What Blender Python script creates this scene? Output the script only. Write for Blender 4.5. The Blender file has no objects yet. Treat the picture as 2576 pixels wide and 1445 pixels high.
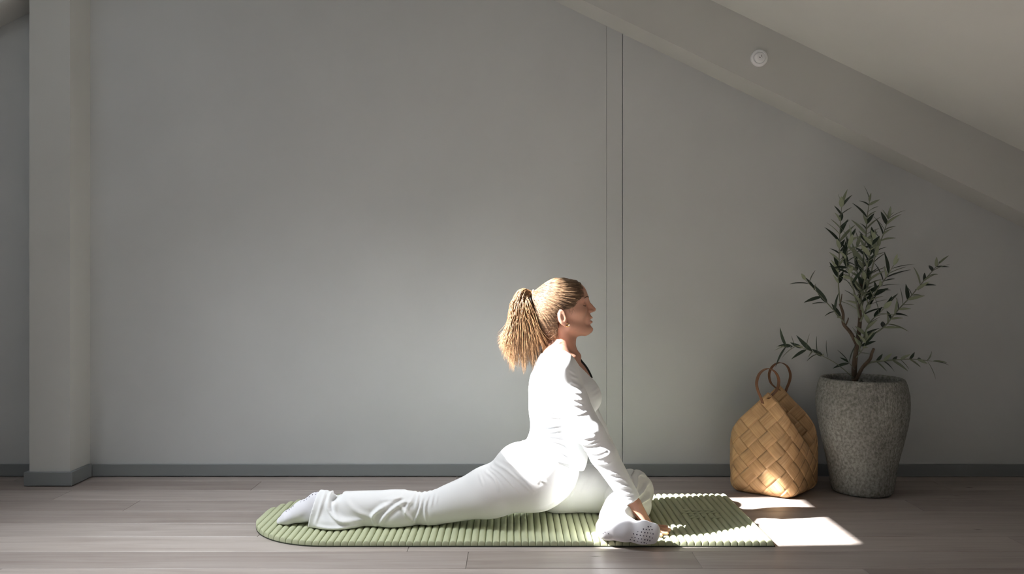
import bpy, bmesh, math, random
import numpy as np
from mathutils import Vector, Matrix

random.seed(7)
rng = np.random.default_rng(11)
scene = bpy.context.scene
COL = scene.collection

# ------------------------------------------------------------------ camera
F = 2022.0            # focal length in pixels of the 2576 x 1445 frame
CH = 0.90             # camera height
HOR = 710.0           # horizon row
cam_d = bpy.data.cameras.new('camera')
cam = bpy.data.objects.new('camera', cam_d)
COL.objects.link(cam)
cam_d.sensor_width = 36.0
cam_d.lens = 36.0 * F / 2576.0
cam_d.shift_y = -(722.5 - HOR) / 2576.0
cam_d.clip_start = 0.05
cam.location = (0, 0, CH)
cam.rotation_euler = (math.radians(90), 0, 0)
scene.camera = cam

# ------------------------------------------------------------------ sky, sun, exposure
world = bpy.data.worlds.new('sky')
scene.world = world
world.use_nodes = True
_bg = world.node_tree.nodes['Background']
_bg.inputs[0].default_value = (0.86, 0.93, 1.0, 1)
_bg.inputs[1].default_value = 1.8

SUN = Vector((1.0, 0.15, -0.90))
sun_d = bpy.data.lights.new('sun', 'SUN')
sun_d.energy = 51.0
sun_d.angle = math.radians(0.7)
sun_d.color = (1.0, 0.985, 0.965)
sun = bpy.data.objects.new('sun', sun_d)
COL.objects.link(sun)
sun.location = (-4, 1.5, 5)
sun.rotation_euler = SUN.to_track_quat('-Z', 'Y').to_euler()


def portal(name, loc, normal, sx, sy):
    d = bpy.data.lights.new(name, 'AREA')
    d.shape = 'RECTANGLE'; d.size = sx; d.size_y = sy
    d.cycles.is_portal = True
    o = bpy.data.objects.new(name, d); COL.objects.link(o)
    o.location = loc
    o.rotation_euler = Vector(normal).to_track_quat('-Z', 'Y').to_euler()
    return o


# fill lamp added at the skylight to brighten the left floor (same plane as the roof slope)
fill_d = bpy.data.lights.new('skylight_fill', 'AREA')
fill_d.shape = 'RECTANGLE'; fill_d.size = .64; fill_d.size_y = .60
fill_d.energy = 15.0
fill_d.color = (.90, .95, 1.0)
fill_d.spread = math.radians(72)
fill_o = bpy.data.objects.new('skylight_fill', fill_d)
COL.objects.link(fill_o)
fill_o.location = (-2.05, 2.42, 2.50)
fill_o.rotation_euler = Vector((.484, 0, -1)).to_track_quat('-Z', 'Y').to_euler()

vs = scene.view_settings
vs.view_transform = 'Standard'
vs.look = 'None'
vs.gamma = 1.0
vs.use_curve_mapping = False
vs.exposure = 0.1
scene.cycles.max_bounces = 10
scene.cycles.diffuse_bounces = 7
scene.cycles.glossy_bounces = 3
scene.cycles.caustics_reflective = False
scene.cycles.caustics_refractive = False
scene.cycles.sample_clamp_indirect = 60.0
scene.cycles.use_denoising = True


# ------------------------------------------------------------------ helpers
def P(px, py, Y):
    """real position of the photo's point (px, py) when it stands Y metres away"""
    return Vector(((px - 1288.0) / F * Y, Y, CH - (py - HOR) / F * Y))


def tag(o, label=None, cat=None, group=None, kind=None):
    if label: o['label'] = label
    if cat: o['category'] = cat
    if group: o['group'] = group
    if kind: o['kind'] = kind
    return o


def empty(name, loc=(0, 0, 0)):
    o = bpy.data.objects.new(name, None)
    COL.objects.link(o)
    o.location = loc
    o.empty_display_size = 0.1
    return o


def link(name, me, mat=None, parent=None, smooth=False):
    if mat is not None:
        for m in (mat if isinstance(mat, (list, tuple)) else [mat]):
            me.materials.append(m)
    o = bpy.data.objects.new(name, me)
    COL.objects.link(o)
    if smooth:
        me.polygons.foreach_set('use_smooth', [True] * len(me.polygons))
    if parent is not None:
        o.parent = parent
        if parent.type == 'EMPTY' or True:
            o.matrix_parent_inverse = parent.matrix_basis.inverted() if parent.parent is None else \
                (parent.parent.matrix_basis @ parent.matrix_parent_inverse @ parent.matrix_basis).inverted()
    return o


def mesh(name, verts, faces):
    me = bpy.data.meshes.new(name)
    me.from_pydata([tuple(v) for v in verts], [], [tuple(f) for f in faces])
    me.update()
    return me


def np_mesh(name, V, Q):
    """numpy vertices and quads"""
    me = bpy.data.meshes.new(name)
    n, m = len(V), len(Q)
    me.vertices.add(n)
    me.vertices.foreach_set('co', np.ascontiguousarray(V, np.float32).ravel())
    me.loops.add(m * 4)
    me.loops.foreach_set('vertex_index', np.ascontiguousarray(Q, np.int32).ravel())
    me.polygons.add(m)
    me.polygons.foreach_set('loop_start', np.arange(0, m * 4, 4, dtype=np.int32))
    me.polygons.foreach_set('loop_total', np.full(m, 4, np.int32))
    me.polygons.foreach_set('use_smooth', np.ones(m, bool))
    me.update(calc_edges=True)
    me.validate()
    return me


def prism(name, pts, y0, y1):
    """polygon in XZ pushed along Y"""
    n = len(pts)
    v = [(x, y0, z) for x, z in pts] + [(x, y1, z) for x, z in pts]
    f = [tuple(range(n)), tuple(range(2 * n - 1, n - 1, -1))]
    f += [(i, i + n, (i + 1) % n + n, (i + 1) % n) for i in range(n)]
    me = mesh(name, v, f)
    bm = bmesh.new(); bm.from_mesh(me)
    bmesh.ops.recalc_face_normals(bm, faces=bm.faces)
    bm.to_mesh(me); bm.free()
    return me


def box_mesh(name, x0, x1, y0, y1, z0, z1, bevel=0.0, seg=2):
    bm = bmesh.new()
    bmesh.ops.create_cube(bm, size=1)
    for v in bm.verts:
        v.co = Vector((x0 + (v.co.x + .5) * (x1 - x0), y0 + (v.co.y + .5) * (y1 - y0), z0 + (v.co.z + .5) * (z1 - z0)))
    if bevel:
        bmesh.ops.bevel(bm, geom=bm.edges[:], offset=bevel, segments=seg, affect='EDGES', profile=0.5)
    me = bpy.data.meshes.new(name)
    bm.to_mesh(me); bm.free()
    return me


def tube(pts, radii, n=8, cap=True):
    """verts, faces of a tapering tube along pts"""
    pts = [Vector(p) for p in pts]
    V, Fc = [], []
    t0 = (pts[1] - pts[0]).normalized()
    up = Vector((0, 0, 1)) if abs(t0.z) < .9 else Vector((1, 0, 0))
    nrm = t0.cross(up).normalized()
    for i, p in enumerate(pts):
        t = (pts[min(i + 1, len(pts) - 1)] - pts[max(i - 1, 0)])
        if t.length < 1e-9: t = t0
        t.normalize()
        nrm = (nrm - t * nrm.dot(t)).normalized()
        b = t.cross(nrm)
        for k in range(n):
            a = 2 * math.pi * k / n
            V.append(p + (nrm * math.cos(a) + b * math.sin(a)) * radii[i])
    for i in range(len(pts) - 1):
        for k in range(n):
            k2 = (k + 1) % n
            Fc.append((i * n + k, i * n + k2, (i + 1) * n + k2, (i + 1) * n + k))
    if cap:
        Fc.append(tuple(range(n - 1, -1, -1)))
        Fc.append(tuple((len(pts) - 1) * n + k for k in range(n)))
    return V, Fc


class Acc:
    def __init__(s): s.V, s.F = [], []
    def add(s, V, Fc):
        o = len(s.V); s.V += [tuple(v) for v in V]; s.F += [tuple(i + o for i in f) for f in Fc]
    def build(s, name): return mesh(name, s.V, s.F)


def catmull(pts, n):
    """smooth resample of 3D points"""
    pts = [np.array(p, float) for p in pts]
    pts = [2 * pts[0] - pts[1]] + pts + [2 * pts[-1] - pts[-2]]
    out = []
    for i in range(1, len(pts) - 2):
        p0, p1, p2, p3 = pts[i - 1:i + 3]
        for k in range(n):
            t = k / n
            out.append(.5 * ((2 * p1) + (-p0 + p2) * t + (2 * p0 - 5 * p1 + 4 * p2 - p3) * t * t + (-p0 + 3 * p1 - 3 * p2 + p3) * t ** 3))
    out.append(pts[-2])
    return out


# ------------------------------------------------------------------ materials
def material(name, color, rough=0.6, spec=0.5, metal=0.0):
    m = bpy.data.materials.new(name)
    m.use_nodes = True
    b = m.node_tree.nodes['Principled BSDF']
    b.inputs['Base Color'].default_value = (*color, 1)
    b.inputs['Roughness'].default_value = rough
    b.inputs['Specular IOR Level'].default_value = spec
    b.inputs['Metallic'].default_value = metal
    return m


def nd(m, typ, **kw):
    n = m.node_tree.nodes.new(typ)
    for k, v in kw.items(): setattr(n, k, v)
    return n


def noise_chain(m, scale, vec_scale=(1, 1, 1), detail=4, rough=.55, coords='Object'):
    L = m.node_tree.links
    tc = nd(m, 'ShaderNodeTexCoord')
    mp = nd(m, 'ShaderNodeMapping')
    mp.inputs['Scale'].default_value = vec_scale
    L.new(tc.outputs[coords], mp.inputs[0])
    nz = nd(m, 'ShaderNodeTexNoise')
    nz.inputs['Scale'].default_value = scale
    nz.inputs['Detail'].default_value = detail
    nz.inputs['Roughness'].default_value = rough
    L.new(mp.outputs[0], nz.inputs['Vector'])
    return nz, mp


def ramp(m, src, stops):
    r = nd(m, 'ShaderNodeValToRGB')
    el = r.color_ramp.elements
    while len(el) < len(stops): el.new(0.5)
    for e, (p, c) in zip(el, stops):
        e.position = p; e.color = (*c, 1)
    m.node_tree.links.new(src, r.inputs[0])
    return r


def bump(m, src, strength, dist):
    b = nd(m, 'ShaderNodeBump')
    b.inputs['Strength'].default_value = strength
    b.inputs['Distance'].default_value = dist
    m.node_tree.links.new(src, b.inputs['Height'])
    return b


def bsdf(m): return m.node_tree.nodes['Principled BSDF']


def painted(name, c, var=0.03):
    m = material(name, c, .75, .3)
    nz, _ = noise_chain(m, 2.2, detail=5)
    lo = tuple(x * (1 - var) for x in c); hi = tuple(min(1, x * (1 + var)) for x in c)
    r = ramp(m, nz.outputs['Fac'], [(.3, lo), (.7, hi)])
    m.node_tree.links.new(r.outputs[0], bsdf(m).inputs['Base Color'])
    n2, _ = noise_chain(m, 260, detail=3)
    bp = bump(m, n2.outputs['Fac'], .08, .002)
    m.node_tree.links.new(bp.outputs[0], bsdf(m).inputs['Normal'])
    return m


M = {}
M['wall'] = painted('wall paint', (.555, .57, .572))
M['ceil'] = painted('ceiling paint', (.64, .65, .625))
M['beam'] = painted('beam paint', (.555, .56, .54))
M['base'] = painted('grey skirting paint', (.225, .24, .245))
M['dark'] = material('dark gap', (.012, .012, .012), .9)


def wood_floor():
    m = material('oiled oak boards', (.3, .26, .23), .42, .45)
    L = m.node_tree.links
    oi = nd(m, 'ShaderNodeObjectInfo')
    tc = nd(m, 'ShaderNodeTexCoord')
    add = nd(m, 'ShaderNodeVectorMath', operation='ADD')
    sc = nd(m, 'ShaderNodeVectorMath', operation='SCALE')
    comb = nd(m, 'ShaderNodeCombineXYZ')
    for i in range(3): L.new(oi.outputs['Random'], comb.inputs[i])
    L.new(comb.outputs[0], sc.inputs[0]); sc.inputs['Scale'].default_value = 37.0
    geo = nd(m, 'ShaderNodeNewGeometry')
    L.new(geo.outputs['Position'], add.inputs[0]); L.new(sc.outputs[0], add.inputs[1])
    mp = nd(m, 'ShaderNodeMapping'); mp.inputs['Scale'].default_value = (1.1, 16, 4)
    L.new(add.outputs[0], mp.inputs[0])
    nz = nd(m, 'ShaderNodeTexNoise'); nz.inputs['Scale'].default_value = 1.6; nz.inputs['Detail'].default_value = 7
    nz.inputs['Roughness'].default_value = .62; nz.inputs['Distortion'].default_value = .6
    L.new(mp.outputs[0], nz.inputs['Vector'])
    r = ramp(m, nz.outputs['Fac'], [(.25, (.275, .230, .210)), (.5, (.355, .312, .288)), (.75, (.42, .378, .357))])
    # per-board tone
    mx = nd(m, 'ShaderNodeMix', data_type='RGBA', blend_type='MULTIPLY')
    mx.inputs[0].default_value = 1.0
    r2 = ramp(m, oi.outputs['Random'], [(0, (.80, .77, .75)), (.5, (.98, .97, .96)), (1, (1.13, 1.12, 1.10))])
    L.new(r.outputs[0], mx.inputs[6]); L.new(r2.outputs[0], mx.inputs[7])
    # small knots
    mp2 = nd(m, 'ShaderNodeMapping'); mp2.inputs['Scale'].default_value = (1.0, 2.6, 1)
    L.new(add.outputs[0], mp2.inputs[0])
    vo = nd(m, 'ShaderNodeTexVoronoi'); vo.inputs['Scale'].default_value = 2.1
    L.new(mp2.outputs[0], vo.inputs['Vector'])
    r3 = ramp(m, vo.outputs['Distance'], [(.012, (.25, .2, .18)), (.045, (1, 1, 1))])
    mx2 = nd(m, 'ShaderNodeMix', data_type='RGBA', blend_type='MULTIPLY'); mx2.inputs[0].default_value = 1.0
    L.new(mx.outputs[2], mx2.inputs[6]); L.new(r3.outputs[0], mx2.inputs[7])
    L.new(mx2.outputs[2], bsdf(m).inputs['Base Color'])
    bp = bump(m, nz.outputs['Fac'], .12, .003)
    L.new(bp.outputs[0], bsdf(m).inputs['Normal'])
    return m


M['wood'] = wood_floor()

# ------------------------------------------------------------------ the room
WY = 3.72      # back wall
BY = 3.55      # front face of beams and column
RX = -0.96     # ridge
SL = 0.484     # roof slope


def ceil_r(x): return 2.571 - SL * x          # underside of the right roof slope


RZ = ceil_r(RX)


def ceil_l(x): return RZ + SL * (x - RX)


XL, XR, YB = -3.4, 3.05, -2.4

# floor: slab and boards
slab = link('floor', box_mesh('floor', XL - .1, XR + .1, YB - .1, WY + .1, -.06, -.014), M['dark'])
tag(slab, kind='structure')
PW = 0.158
seam0 = 3.63
joints = {0: [-1.13, 1.9], 1: [-1.9, .9], 2: [-1.53, 1.62], 3: [-2.6, .1, 2.2], 4: [-.9, 1.02], 5: [-2.2, -.35, 1.75],
          6: [-.145, .60, 2.4], 7: [-1.6, 1.1]}
row = -1
y_hi = seam0 + PW
while y_hi > YB:
    y_lo = max(y_hi - PW, YB)
    yh = min(y_hi, WY)
    if yh - y_lo > .02:
        js = joints.get(row, None)
        if js is None:
            o0 = random.uniform(-1, 1)
            js = [o0 - 1.9, o0 + .1, o0 + 2.0]
        xs_ = [XL] + sorted(j for j in js if XL < j < XR) + [XR]
        for a, b in zip(xs_[:-1], xs_[1:]):
            pl = link('plank', box_mesh('plank', a + .0004, b - .0004, y_lo + .0006, yh - .0006, -.014, 0, .0012, 1), M['wood'], slab)
    y_hi -= PW
    row += 1

# back gable wall: panels with open joints and a narrow strip between
def wall_poly(x0, x1, top=.012):
    pts = [(x0, .0), (x1, .0)]
    def zt(x): return (ceil_r(x) if x > RX else ceil_l(x)) + top
    pts.append((x1, zt(x1)))
    if x0 < RX < x1: pts.append((RX, zt(RX)))
    pts.append((x0, zt(x0)))
    return pts


back = link('wall_back', prism('wall_back', wall_poly(XL, XR), WY + .012, WY + .11), M['wall'])
tag(back, kind='structure')
JX1 = (1526 - 1288) / F * WY
JX2 = (1566 - 1288) / F * WY
link('wall_panel', prism('wall_panel', wall_poly(XL, JX1 - .0007), WY, WY + .012), M['wall'], back)
link('wall_strip', prism('wall_strip', wall_poly(JX1 + .0007, JX2 - .0018), WY + .0008, WY + .012), M['wall'], back)
link('wall_panel', prism('wall_panel', wall_poly(JX2 + .0018, XR), WY, WY + .012), M['wall'], back)

# skirting along the back wall, floating a few millimetres above the boards
cx0 = (74 - 1288) / F * BY; cx1 = (176 - 1288) / F * BY       # column sides
bb = link('baseboard_back', box_mesh('baseboard_back', cx1 + .016, XR, WY - .014, WY, .0045, .0585, .0015, 1), M['base'])
tag(bb, kind='structure')
bb2 = link('baseboard_left', box_mesh('baseboard_left', XL, cx0 - .016, WY - .014, WY, .0045, .0585, .0015, 1), M['base'])
tag(bb2, kind='structure')

# column
col = link('column', prism('column', [(cx0, 0), (cx1, 0), (cx1, ceil_l(cx1) + .02), (cx0, ceil_l(cx0) + .02)], BY, WY), M['beam'])
tag(col, kind='structure')
link('skirting', box_mesh('skirting', cx0 - .016, cx1 + .016, BY - .016, BY, .003, .0625, .0012, 1), M['base'], col)
link('skirting', box_mesh('skirting', cx1, cx1 + .016, BY + .001, WY - .0145, .003, .0625, .0012, 1), M['base'], col)
link('skirting', box_mesh('skirting', cx0 - .016, cx0, BY + .001, WY - .0145, .003, .0625, .0012, 1), M['base'], col)

# beams that follow both roof slopes
BH = .2735
br = link('beam_right', prism('beam_right', [(RX, RZ - BH), (XR, ceil_r(XR) - BH), (XR, ceil_r(XR) + .02), (RX, RZ + .02)], BY, WY), M['beam'])
tag(br, kind='structure')
bl = link('beam_left', prism('beam_left', [(XL, ceil_l(XL) - BH), (RX, RZ - BH), (RX, RZ + .02), (XL, ceil_l(XL) + .02)], BY, WY), M['beam'])
tag(bl, kind='structure')

# ceilings; the left slope has the skylight the sun comes through
def slope_panel(name, xa, xb, ya, yb, fz, th=.004):
    v = [(xa, ya, fz(xa)), (xb, ya, fz(xb)), (xb, yb, fz(xb)), (xa, yb, fz(xa))]
    v += [(x, y, z + th) for x, y, z in v]
    f = [(3, 2, 1, 0), (4, 5, 6, 7)] + [(i, (i + 1) % 4, (i + 1) % 4 + 4, i + 4) for i in range(4)]
    return mesh(name, v, f)


cr = link('ceiling_right', slope_panel('ceiling_right', RX, XR + .1, YB, WY, ceil_r), M['ceil'])
tag(cr, kind='structure')
SKX0, SKX1, SKY0, SKY1 = -2.343, -1.761, 2.325, 2.915
LIGHTS = [(SKX0, SKX1, SKY0, SKY1), (-2.343, -1.62, 1.02, 1.72), (-3.10, -2.55, .90, 1.62)]     # the sun's skylight, then two unseen ones added for bounce light
a = Acc()
def add_slab(xa, xb, ya, yb, fz, th=.004):
    me = slope_panel('t', xa, xb, ya, yb, fz, th)
    a.add([v.co for v in me.vertices], [tuple(p.vertices) for p in me.polygons])
    bpy.data.meshes.remove(me)
gx = sorted({XL - .1, RX} | {q[0] for q in LIGHTS} | {q[1] for q in LIGHTS})
gy = sorted({YB, WY} | {q[2] for q in LIGHTS} | {q[3] for q in LIGHTS})
for xa, xb in zip(gx[:-1], gx[1:]):
    for ya, yb in zip(gy[:-1], gy[1:]):
        xm, ym = (xa + xb) / 2, (ya + yb) / 2
        if any(q[0] < xm < q[1] and q[2] < ym < q[3] for q in LIGHTS): continue
        add_slab(xa, xb, ya, yb, ceil_l)
cl = link('ceiling_left', a.build('ceiling_left'), M['ceil'])
tag(cl, kind='structure')
for k, (xa, xb, ya, yb) in enumerate(LIGHTS):      # slim white sash around each skylight, on the outside
    a = Acc()
    for q in ((xa - .07, xa - .005, ya - .07, yb + .07), (xb + .005, xb + .07, ya - .07, yb + .07), (xa - .005, xb + .005, ya - .07, ya - .005), (xa - .005, xb + .005, yb + .005, yb + .07)):
        add_slab(*q, lambda x: ceil_l(x) + .004, .02)
    sk = link('window_%d' % (k + 1), a.build('window_%d' % (k + 1)), M['ceil'])
    tag(sk, kind='structure')
    _xm = (xa + xb) / 2
    portal('portal_skylight', (_xm, (ya + yb) / 2, ceil_l(_xm) + .02), (SL, 0, -1), (xb - xa) * 1.13, yb - ya)

# side walls and the gable wall behind the camera with an unseen window added for front light
wl = link('wall_left', box_mesh('wall_left', XL - .1, XL, YB, WY, 0, ceil_l(XL) + .05), M['wall']); tag(wl, kind='structure')
wr = link('wall_right', box_mesh('wall_right', XR, XR + .1, YB, WY, 0, ceil_r(XR) + .05), M['wall']); tag(wr, kind='structure')
WX0, WX1, WZ0, WZ1 = -1.5, -.4, .5, 1.6
a = Acc()
def addprism(pts):
    me = prism('t', pts, YB - .1, YB)
    a.add([v.co for v in me.vertices], [tuple(p.vertices) for p in me.polygons]); bpy.data.meshes.remove(me)
addprism(wall_poly(XL, WX0)); addprism(wall_poly(WX1, XR))
addprism([(WX0, 0), (WX1, 0), (WX1, WZ0), (WX0, WZ0)])
addprism([(WX0, WZ1), (WX1, WZ1), (WX1, ceil_r(WX1)), (RX, RZ), (WX0, ceil_l(WX0))])
wf = link('wall_front', a.build('wall_front'), M['wall']); tag(wf, kind='structure')
a = Acc()
for (xa, xb, za, zb) in ((WX0, WX1, WZ0, WZ0 + .05), (WX0, WX1, WZ1 - .05, WZ1), (WX0, WX0 + .05, WZ0 + .05, WZ1 - .05), (WX1 - .05, WX1, WZ0 + .05, WZ1 - .05),
                         ((WX0 + WX1) / 2 - .03, (WX0 + WX1) / 2 + .03, WZ0 + .05, WZ1 - .05)):
    me = box_mesh('t', xa, xb, YB - .08, YB - .03, za, zb)
    a.add([v.co for v in me.vertices], [tuple(p.vertices) for p in me.polygons]); bpy.data.meshes.remove(me)
w2 = link('window_4', a.build('window_4'), M['ceil']); tag(w2, kind='structure')
portal('portal_gable', ((WX0 + WX1) / 2, YB - .04, (WZ0 + WZ1) / 2), (0, 1, 0), WX1 - WX0, WZ1 - WZ0)
# ------------------------------------------------------------------ exercise mat
M['mat'] = material('sage foam', (.46, .485, .32), .8, .25)
nz, _ = noise_chain(M['mat'], 900, detail=2)
bp = bump(M['mat'], nz.outputs['Fac'], .15, .001)
M['mat'].node_tree.links.new(bp.outputs[0], bsdf(M['mat']).inputs['Normal'])
M['mat_under'] = material('mat underside', (.05, .055, .04), .9, .2)

MX0, MX1, MY0, MY1 = -.952, .893, 2.727, 3.345
MYC = (MY0 + MY1) / 2; MHW = (MY1 - MY0) / 2; ARC = .33
MAT_TOP = .021


def mat_half(x):
    """half width of the mat at x (rounded left end)"""
    if x >= MX0 + ARC: return MHW
    t = (MX0 + ARC - x) / ARC
    return MHW * max(0.0, 1 - min(1, t) ** 2.15) ** .5


mat_e = empty('exercise_mat', (0, MYC, 0))
tag(mat_e, 'sage green ribbed exercise mat with one rounded end lying on the wooden floor', 'mat')
outl = []
for k in range(41):
    y = MYC - MHW * math.cos(math.pi * k / 40)
    q = abs(y - MYC) / MHW
    x = MX0 + ARC - ARC * max(0, 1 - q * q) ** (1 / 2.15)
    outl.append((x, y))
pts = [(MX1, MY0)] + [(MX1, MY1)] + outl[::-1]
n = len(pts)
v = [(x, y, .0005) for x, y in pts] + [(x, y, .004) for x, y in pts]
f = [tuple(range(n - 1, -1, -1)), tuple(range(n, 2 * n))] + [(i, (i + 1) % n, (i + 1) % n + n, i + n) for i in range(n)]
link('base', mesh('mat_base', v, f), M['mat_under'], mat_e)
NR = 75
pitch = (MX1 - MX0 - .006) / NR
# embossed emblem: bars raised over the ribs, in the mat's own colour
rib_meshes = {}
NS = 10
for r in range(NR):
    xa = MX0 + .003 + r * pitch
    xb = xa + pitch
    full = xa > MX0 + ARC
    key = 'full' if full else r
    V, Fc = [], []
    xc = (xa + xb) / 2
    prof = []
    for k in range(NS + 1):
        u = k / NS
        xx = xa + u * pitch + (.0004 if k == 0 else -.0004 if k == NS else 0)
        hz = .0125 + (MAT_TOP - .0125) * (max(0, 1 - (2 * u - 1) ** 2)) ** .62
        prof.append((xx, hz))
    if key not in rib_meshes:
        # stations along the rib: rounded ends at both edges
        for (xx, hz) in prof:
            h = mat_half(xx if not full else 0) - .0015
            h = max(h, .002)
            # cross-wise section: bottom near, lower near, top near, top far, far
            e = min(.004, h * .4)
            for (yy, zz) in ((-h, .004), (-h, hz - .0035), (-h + e * .4, hz - .001), (-h + e, hz), (h - e, hz), (h - e * .4, hz - .001), (h, hz - .0035), (h, .004)):
                V.append((xx - xc, yy, zz))
        for k in range(NS):
            for j in range(7):
                Fc.append((k * 8 + j, k * 8 + 8 + j, k * 8 + 9 + j, k * 8 + j + 1))
        Fc.append(tuple(range(7, -1, -1))); Fc.append(tuple(NS * 8 + j for j in range(8)))
        me = mesh('rib', V, Fc)
        bm = bmesh.new(); bm.from_mesh(me); bmesh.ops.recalc_face_normals(bm, faces=bm.faces); bm.to_mesh(me); bm.free()
        me.polygons.foreach_set('use_smooth', [len(p.vertices) == 4 for p in me.polygons])
        me.materials.append(M['mat'])
        rib_meshes[key] = me
    o = link('rib', rib_meshes[key], None, mat_e)
    o.location = (xc, MYC, 0)
# flat emblem plates pressed into the ribs near the square end
a = Acc()
def plate(x0, x1, y0, y1, h=.0009):
    me = box_mesh('t', x0, x1, y0, y1, MAT_TOP - .003, MAT_TOP + h, .0012, 1)
    a.add([v.co for v in me.vertices], [tuple(p.vertices) for p in me.polygons]); bpy.data.meshes.remove(me)
plate(.655, .685, 3.088, 3.104); plate(.69, .735, 3.088, 3.104); plate(.742, .782, 3.088, 3.104)
plate(.645, .79, 3.058, 3.072)
plate(.665, .70, 3.022, 3.036); plate(.715, .725, 3.01, 3.05); plate(.74, .785, 2.995, 3.008); plate(.66, .70, 2.995, 3.008)
link('emblem', a.build('emblem'), M['mat'], mat_e)

# ------------------------------------------------------------------ small round detector on the beam
M['det'] = material('white plastic', (.86, .87, .89), .4, .5)
M['det_dark'] = material('detector slots', (.03, .03, .03), .6)
dc = P(1909, 147, BY)
det = empty('smoke_detector', (dc.x, BY, dc.z))
tag(det, 'small white round smoke detector fixed to the sloping beam', 'detector')


def lathe_y(prof, n=48):
    """profile (radius, depth towards the camera) turned about the Y axis at dc"""
    V, Fc = [], []
    for (r, d) in prof:
        for k in range(n):
            t = 2 * math.pi * k / n
            V.append((dc.x + r * math.cos(t), BY - d, dc.z + r * math.sin(t)))
    for i in range(len(prof) - 1):
        for k in range(n):
            Fc.append((i * n + k, i * n + (k + 1) % n, (i + 1) * n + (k + 1) % n, (i + 1) * n + k))
    Fc.append(tuple((len(prof) - 1) * n + k for k in range(n)))
    return V, Fc


V, Fc = lathe_y([(.0375, 0), (.0375, .009), (.0355, .013), (.029, .0145), (.0262, .0145), (.0255, .011), (.0245, .011), (.024, .0145), (.021, .018), (.012, .0195)])
link('housing', mesh('housing', V, Fc), M['det'], det, True)
V, Fc = [], []
for (cx_, cz_, w_, h_, ang, dep) in ((.006, .0085, .0033, .0033, 0, .0205), (-.001, -.001, .0042, .0042, .6, .0205), (.0045, .003, .0052, .0014, -.5, .0205), (-.0055, .002, .0018, .0018, 0, .0205)):
    n = 14; b0 = len(V)
    for d_ in (.017, dep):
        for k in range(n):
            t = 2 * math.pi * k / n
            x_, z_ = w_ * math.cos(t) * .5, h_ * math.sin(t) * .5
            V.append((dc.x + cx_ + x_ * math.cos(ang) - z_ * math.sin(ang), BY - d_, dc.z + cz_ + x_ * math.sin(ang) + z_ * math.cos(ang)))
    Fc.append(tuple(b0 + n + k for k in range(n)))
    Fc += [(b0 + k, b0 + (k + 1) % n, b0 + (k + 1) % n + n, b0 + k + n) for k in range(n)]
link('sensor_openings', mesh('sensor_openings', V, Fc), M['det_dark'], det)
V, Fc = tube([(dc.x - .002, BY - .016, dc.z + .0165), (dc.x + .006, BY - .0185, dc.z + .0125), (dc.x + .016, BY - .0165, dc.z + .0075)], [.0016, .002, .0016], 6)
link('clip', mesh('clip', V, Fc), M['det'], det, True)
V, Fc = tube([(dc.x - .006, BY - .019, dc.z + .004), (dc.x - .002, BY - .0215, dc.z + .007), (dc.x + .003, BY - .0215, dc.z + .001), (dc.x + .008, BY - .0215, dc.z - .003), (dc.x + .0105, BY - .019, dc.z + .0015)], [.0013] * 5, 6)
link('spring', mesh('spring', V, Fc), M['det'], det, True)

# ------------------------------------------------------------------ plaited basket
def bark():
    m = material('birch chip', (.4, .24, .11), .5, .35)
    L = m.node_tree.links
    oi = nd(m, 'ShaderNodeObjectInfo')
    uv = nd(m, 'ShaderNodeUVMap')
    comb = nd(m, 'ShaderNodeCombineXYZ')
    for i in range(3): L.new(oi.outputs['Random'], comb.inputs[i])
    sc = nd(m, 'ShaderNodeVectorMath', operation='SCALE'); sc.inputs['Scale'].default_value = 23
    L.new(comb.outputs[0], sc.inputs[0])
    ad = nd(m, 'ShaderNodeVectorMath', operation='ADD')
    L.new(uv.outputs[0], ad.inputs[0]); L.new(sc.outputs[0], ad.inputs[1])
    mp = nd(m, 'ShaderNodeMapping'); mp.inputs['Scale'].default_value = (5, 150, 1)
    L.new(ad.outputs[0], mp.inputs[0])
    nz = nd(m, 'ShaderNodeTexNoise'); nz.inputs['Scale'].default_value = 1.0; nz.inputs['Detail'].default_value = 5; nz.inputs['Distortion'].default_value = .4
    L.new(mp.outputs[0], nz.inputs['Vector'])
    r = ramp(m, nz.outputs['Fac'], [(.22, (.38, .225, .104)), (.5, (.50, .32, .162)), (.78, (.58, .395, .215))])
    mp2 = nd(m, 'ShaderNodeMapping'); mp2.inputs['Scale'].default_value = (14, 14, 1)
    L.new(ad.outputs[0], mp2.inputs[0])
    n2 = nd(m, 'ShaderNodeTexNoise'); n2.inputs['Scale'].default_value = 1.0; n2.inputs['Detail'].default_value = 2
    L.new(mp2.outputs[0], n2.inputs['Vector'])
    r2 = ramp(m, n2.outputs['Fac'], [(.3, (.82, .78, .74)), (.7, (1.12, 1.08, 1.03))])
    mx = nd(m, 'ShaderNodeMix', data_type='RGBA', blend_type='MULTIPLY'); mx.inputs[0].default_value = 1
    L.new(r.outputs[0], mx.inputs[6]); L.new(r2.outputs[0], mx.inputs[7])
    vo = nd(m, 'ShaderNodeTexVoronoi'); vo.inputs['Scale'].default_value = 9.0
    L.new(ad.outputs[0], vo.inputs['Vector'])
    r3 = ramp(m, vo.outputs['Distance'], [(.03, (.3, .2, .15)), (.07, (1, 1, 1))])
    mx2 = nd(m, 'ShaderNodeMix', data_type='RGBA', blend_type='MULTIPLY'); mx2.inputs[0].default_value = .8
    L.new(mx.outputs[2], mx2.inputs[6]); L.new(r3.outputs[0], mx2.inputs[7])
    L.new(mx2.outputs[2], bsdf(m).inputs['Base Color'])
    bp = bump(m, nz.outputs['Fac'], .25, .001)
    L.new(bp.outputs[0], bsdf(m).inputs['Normal'])
    return m


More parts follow.
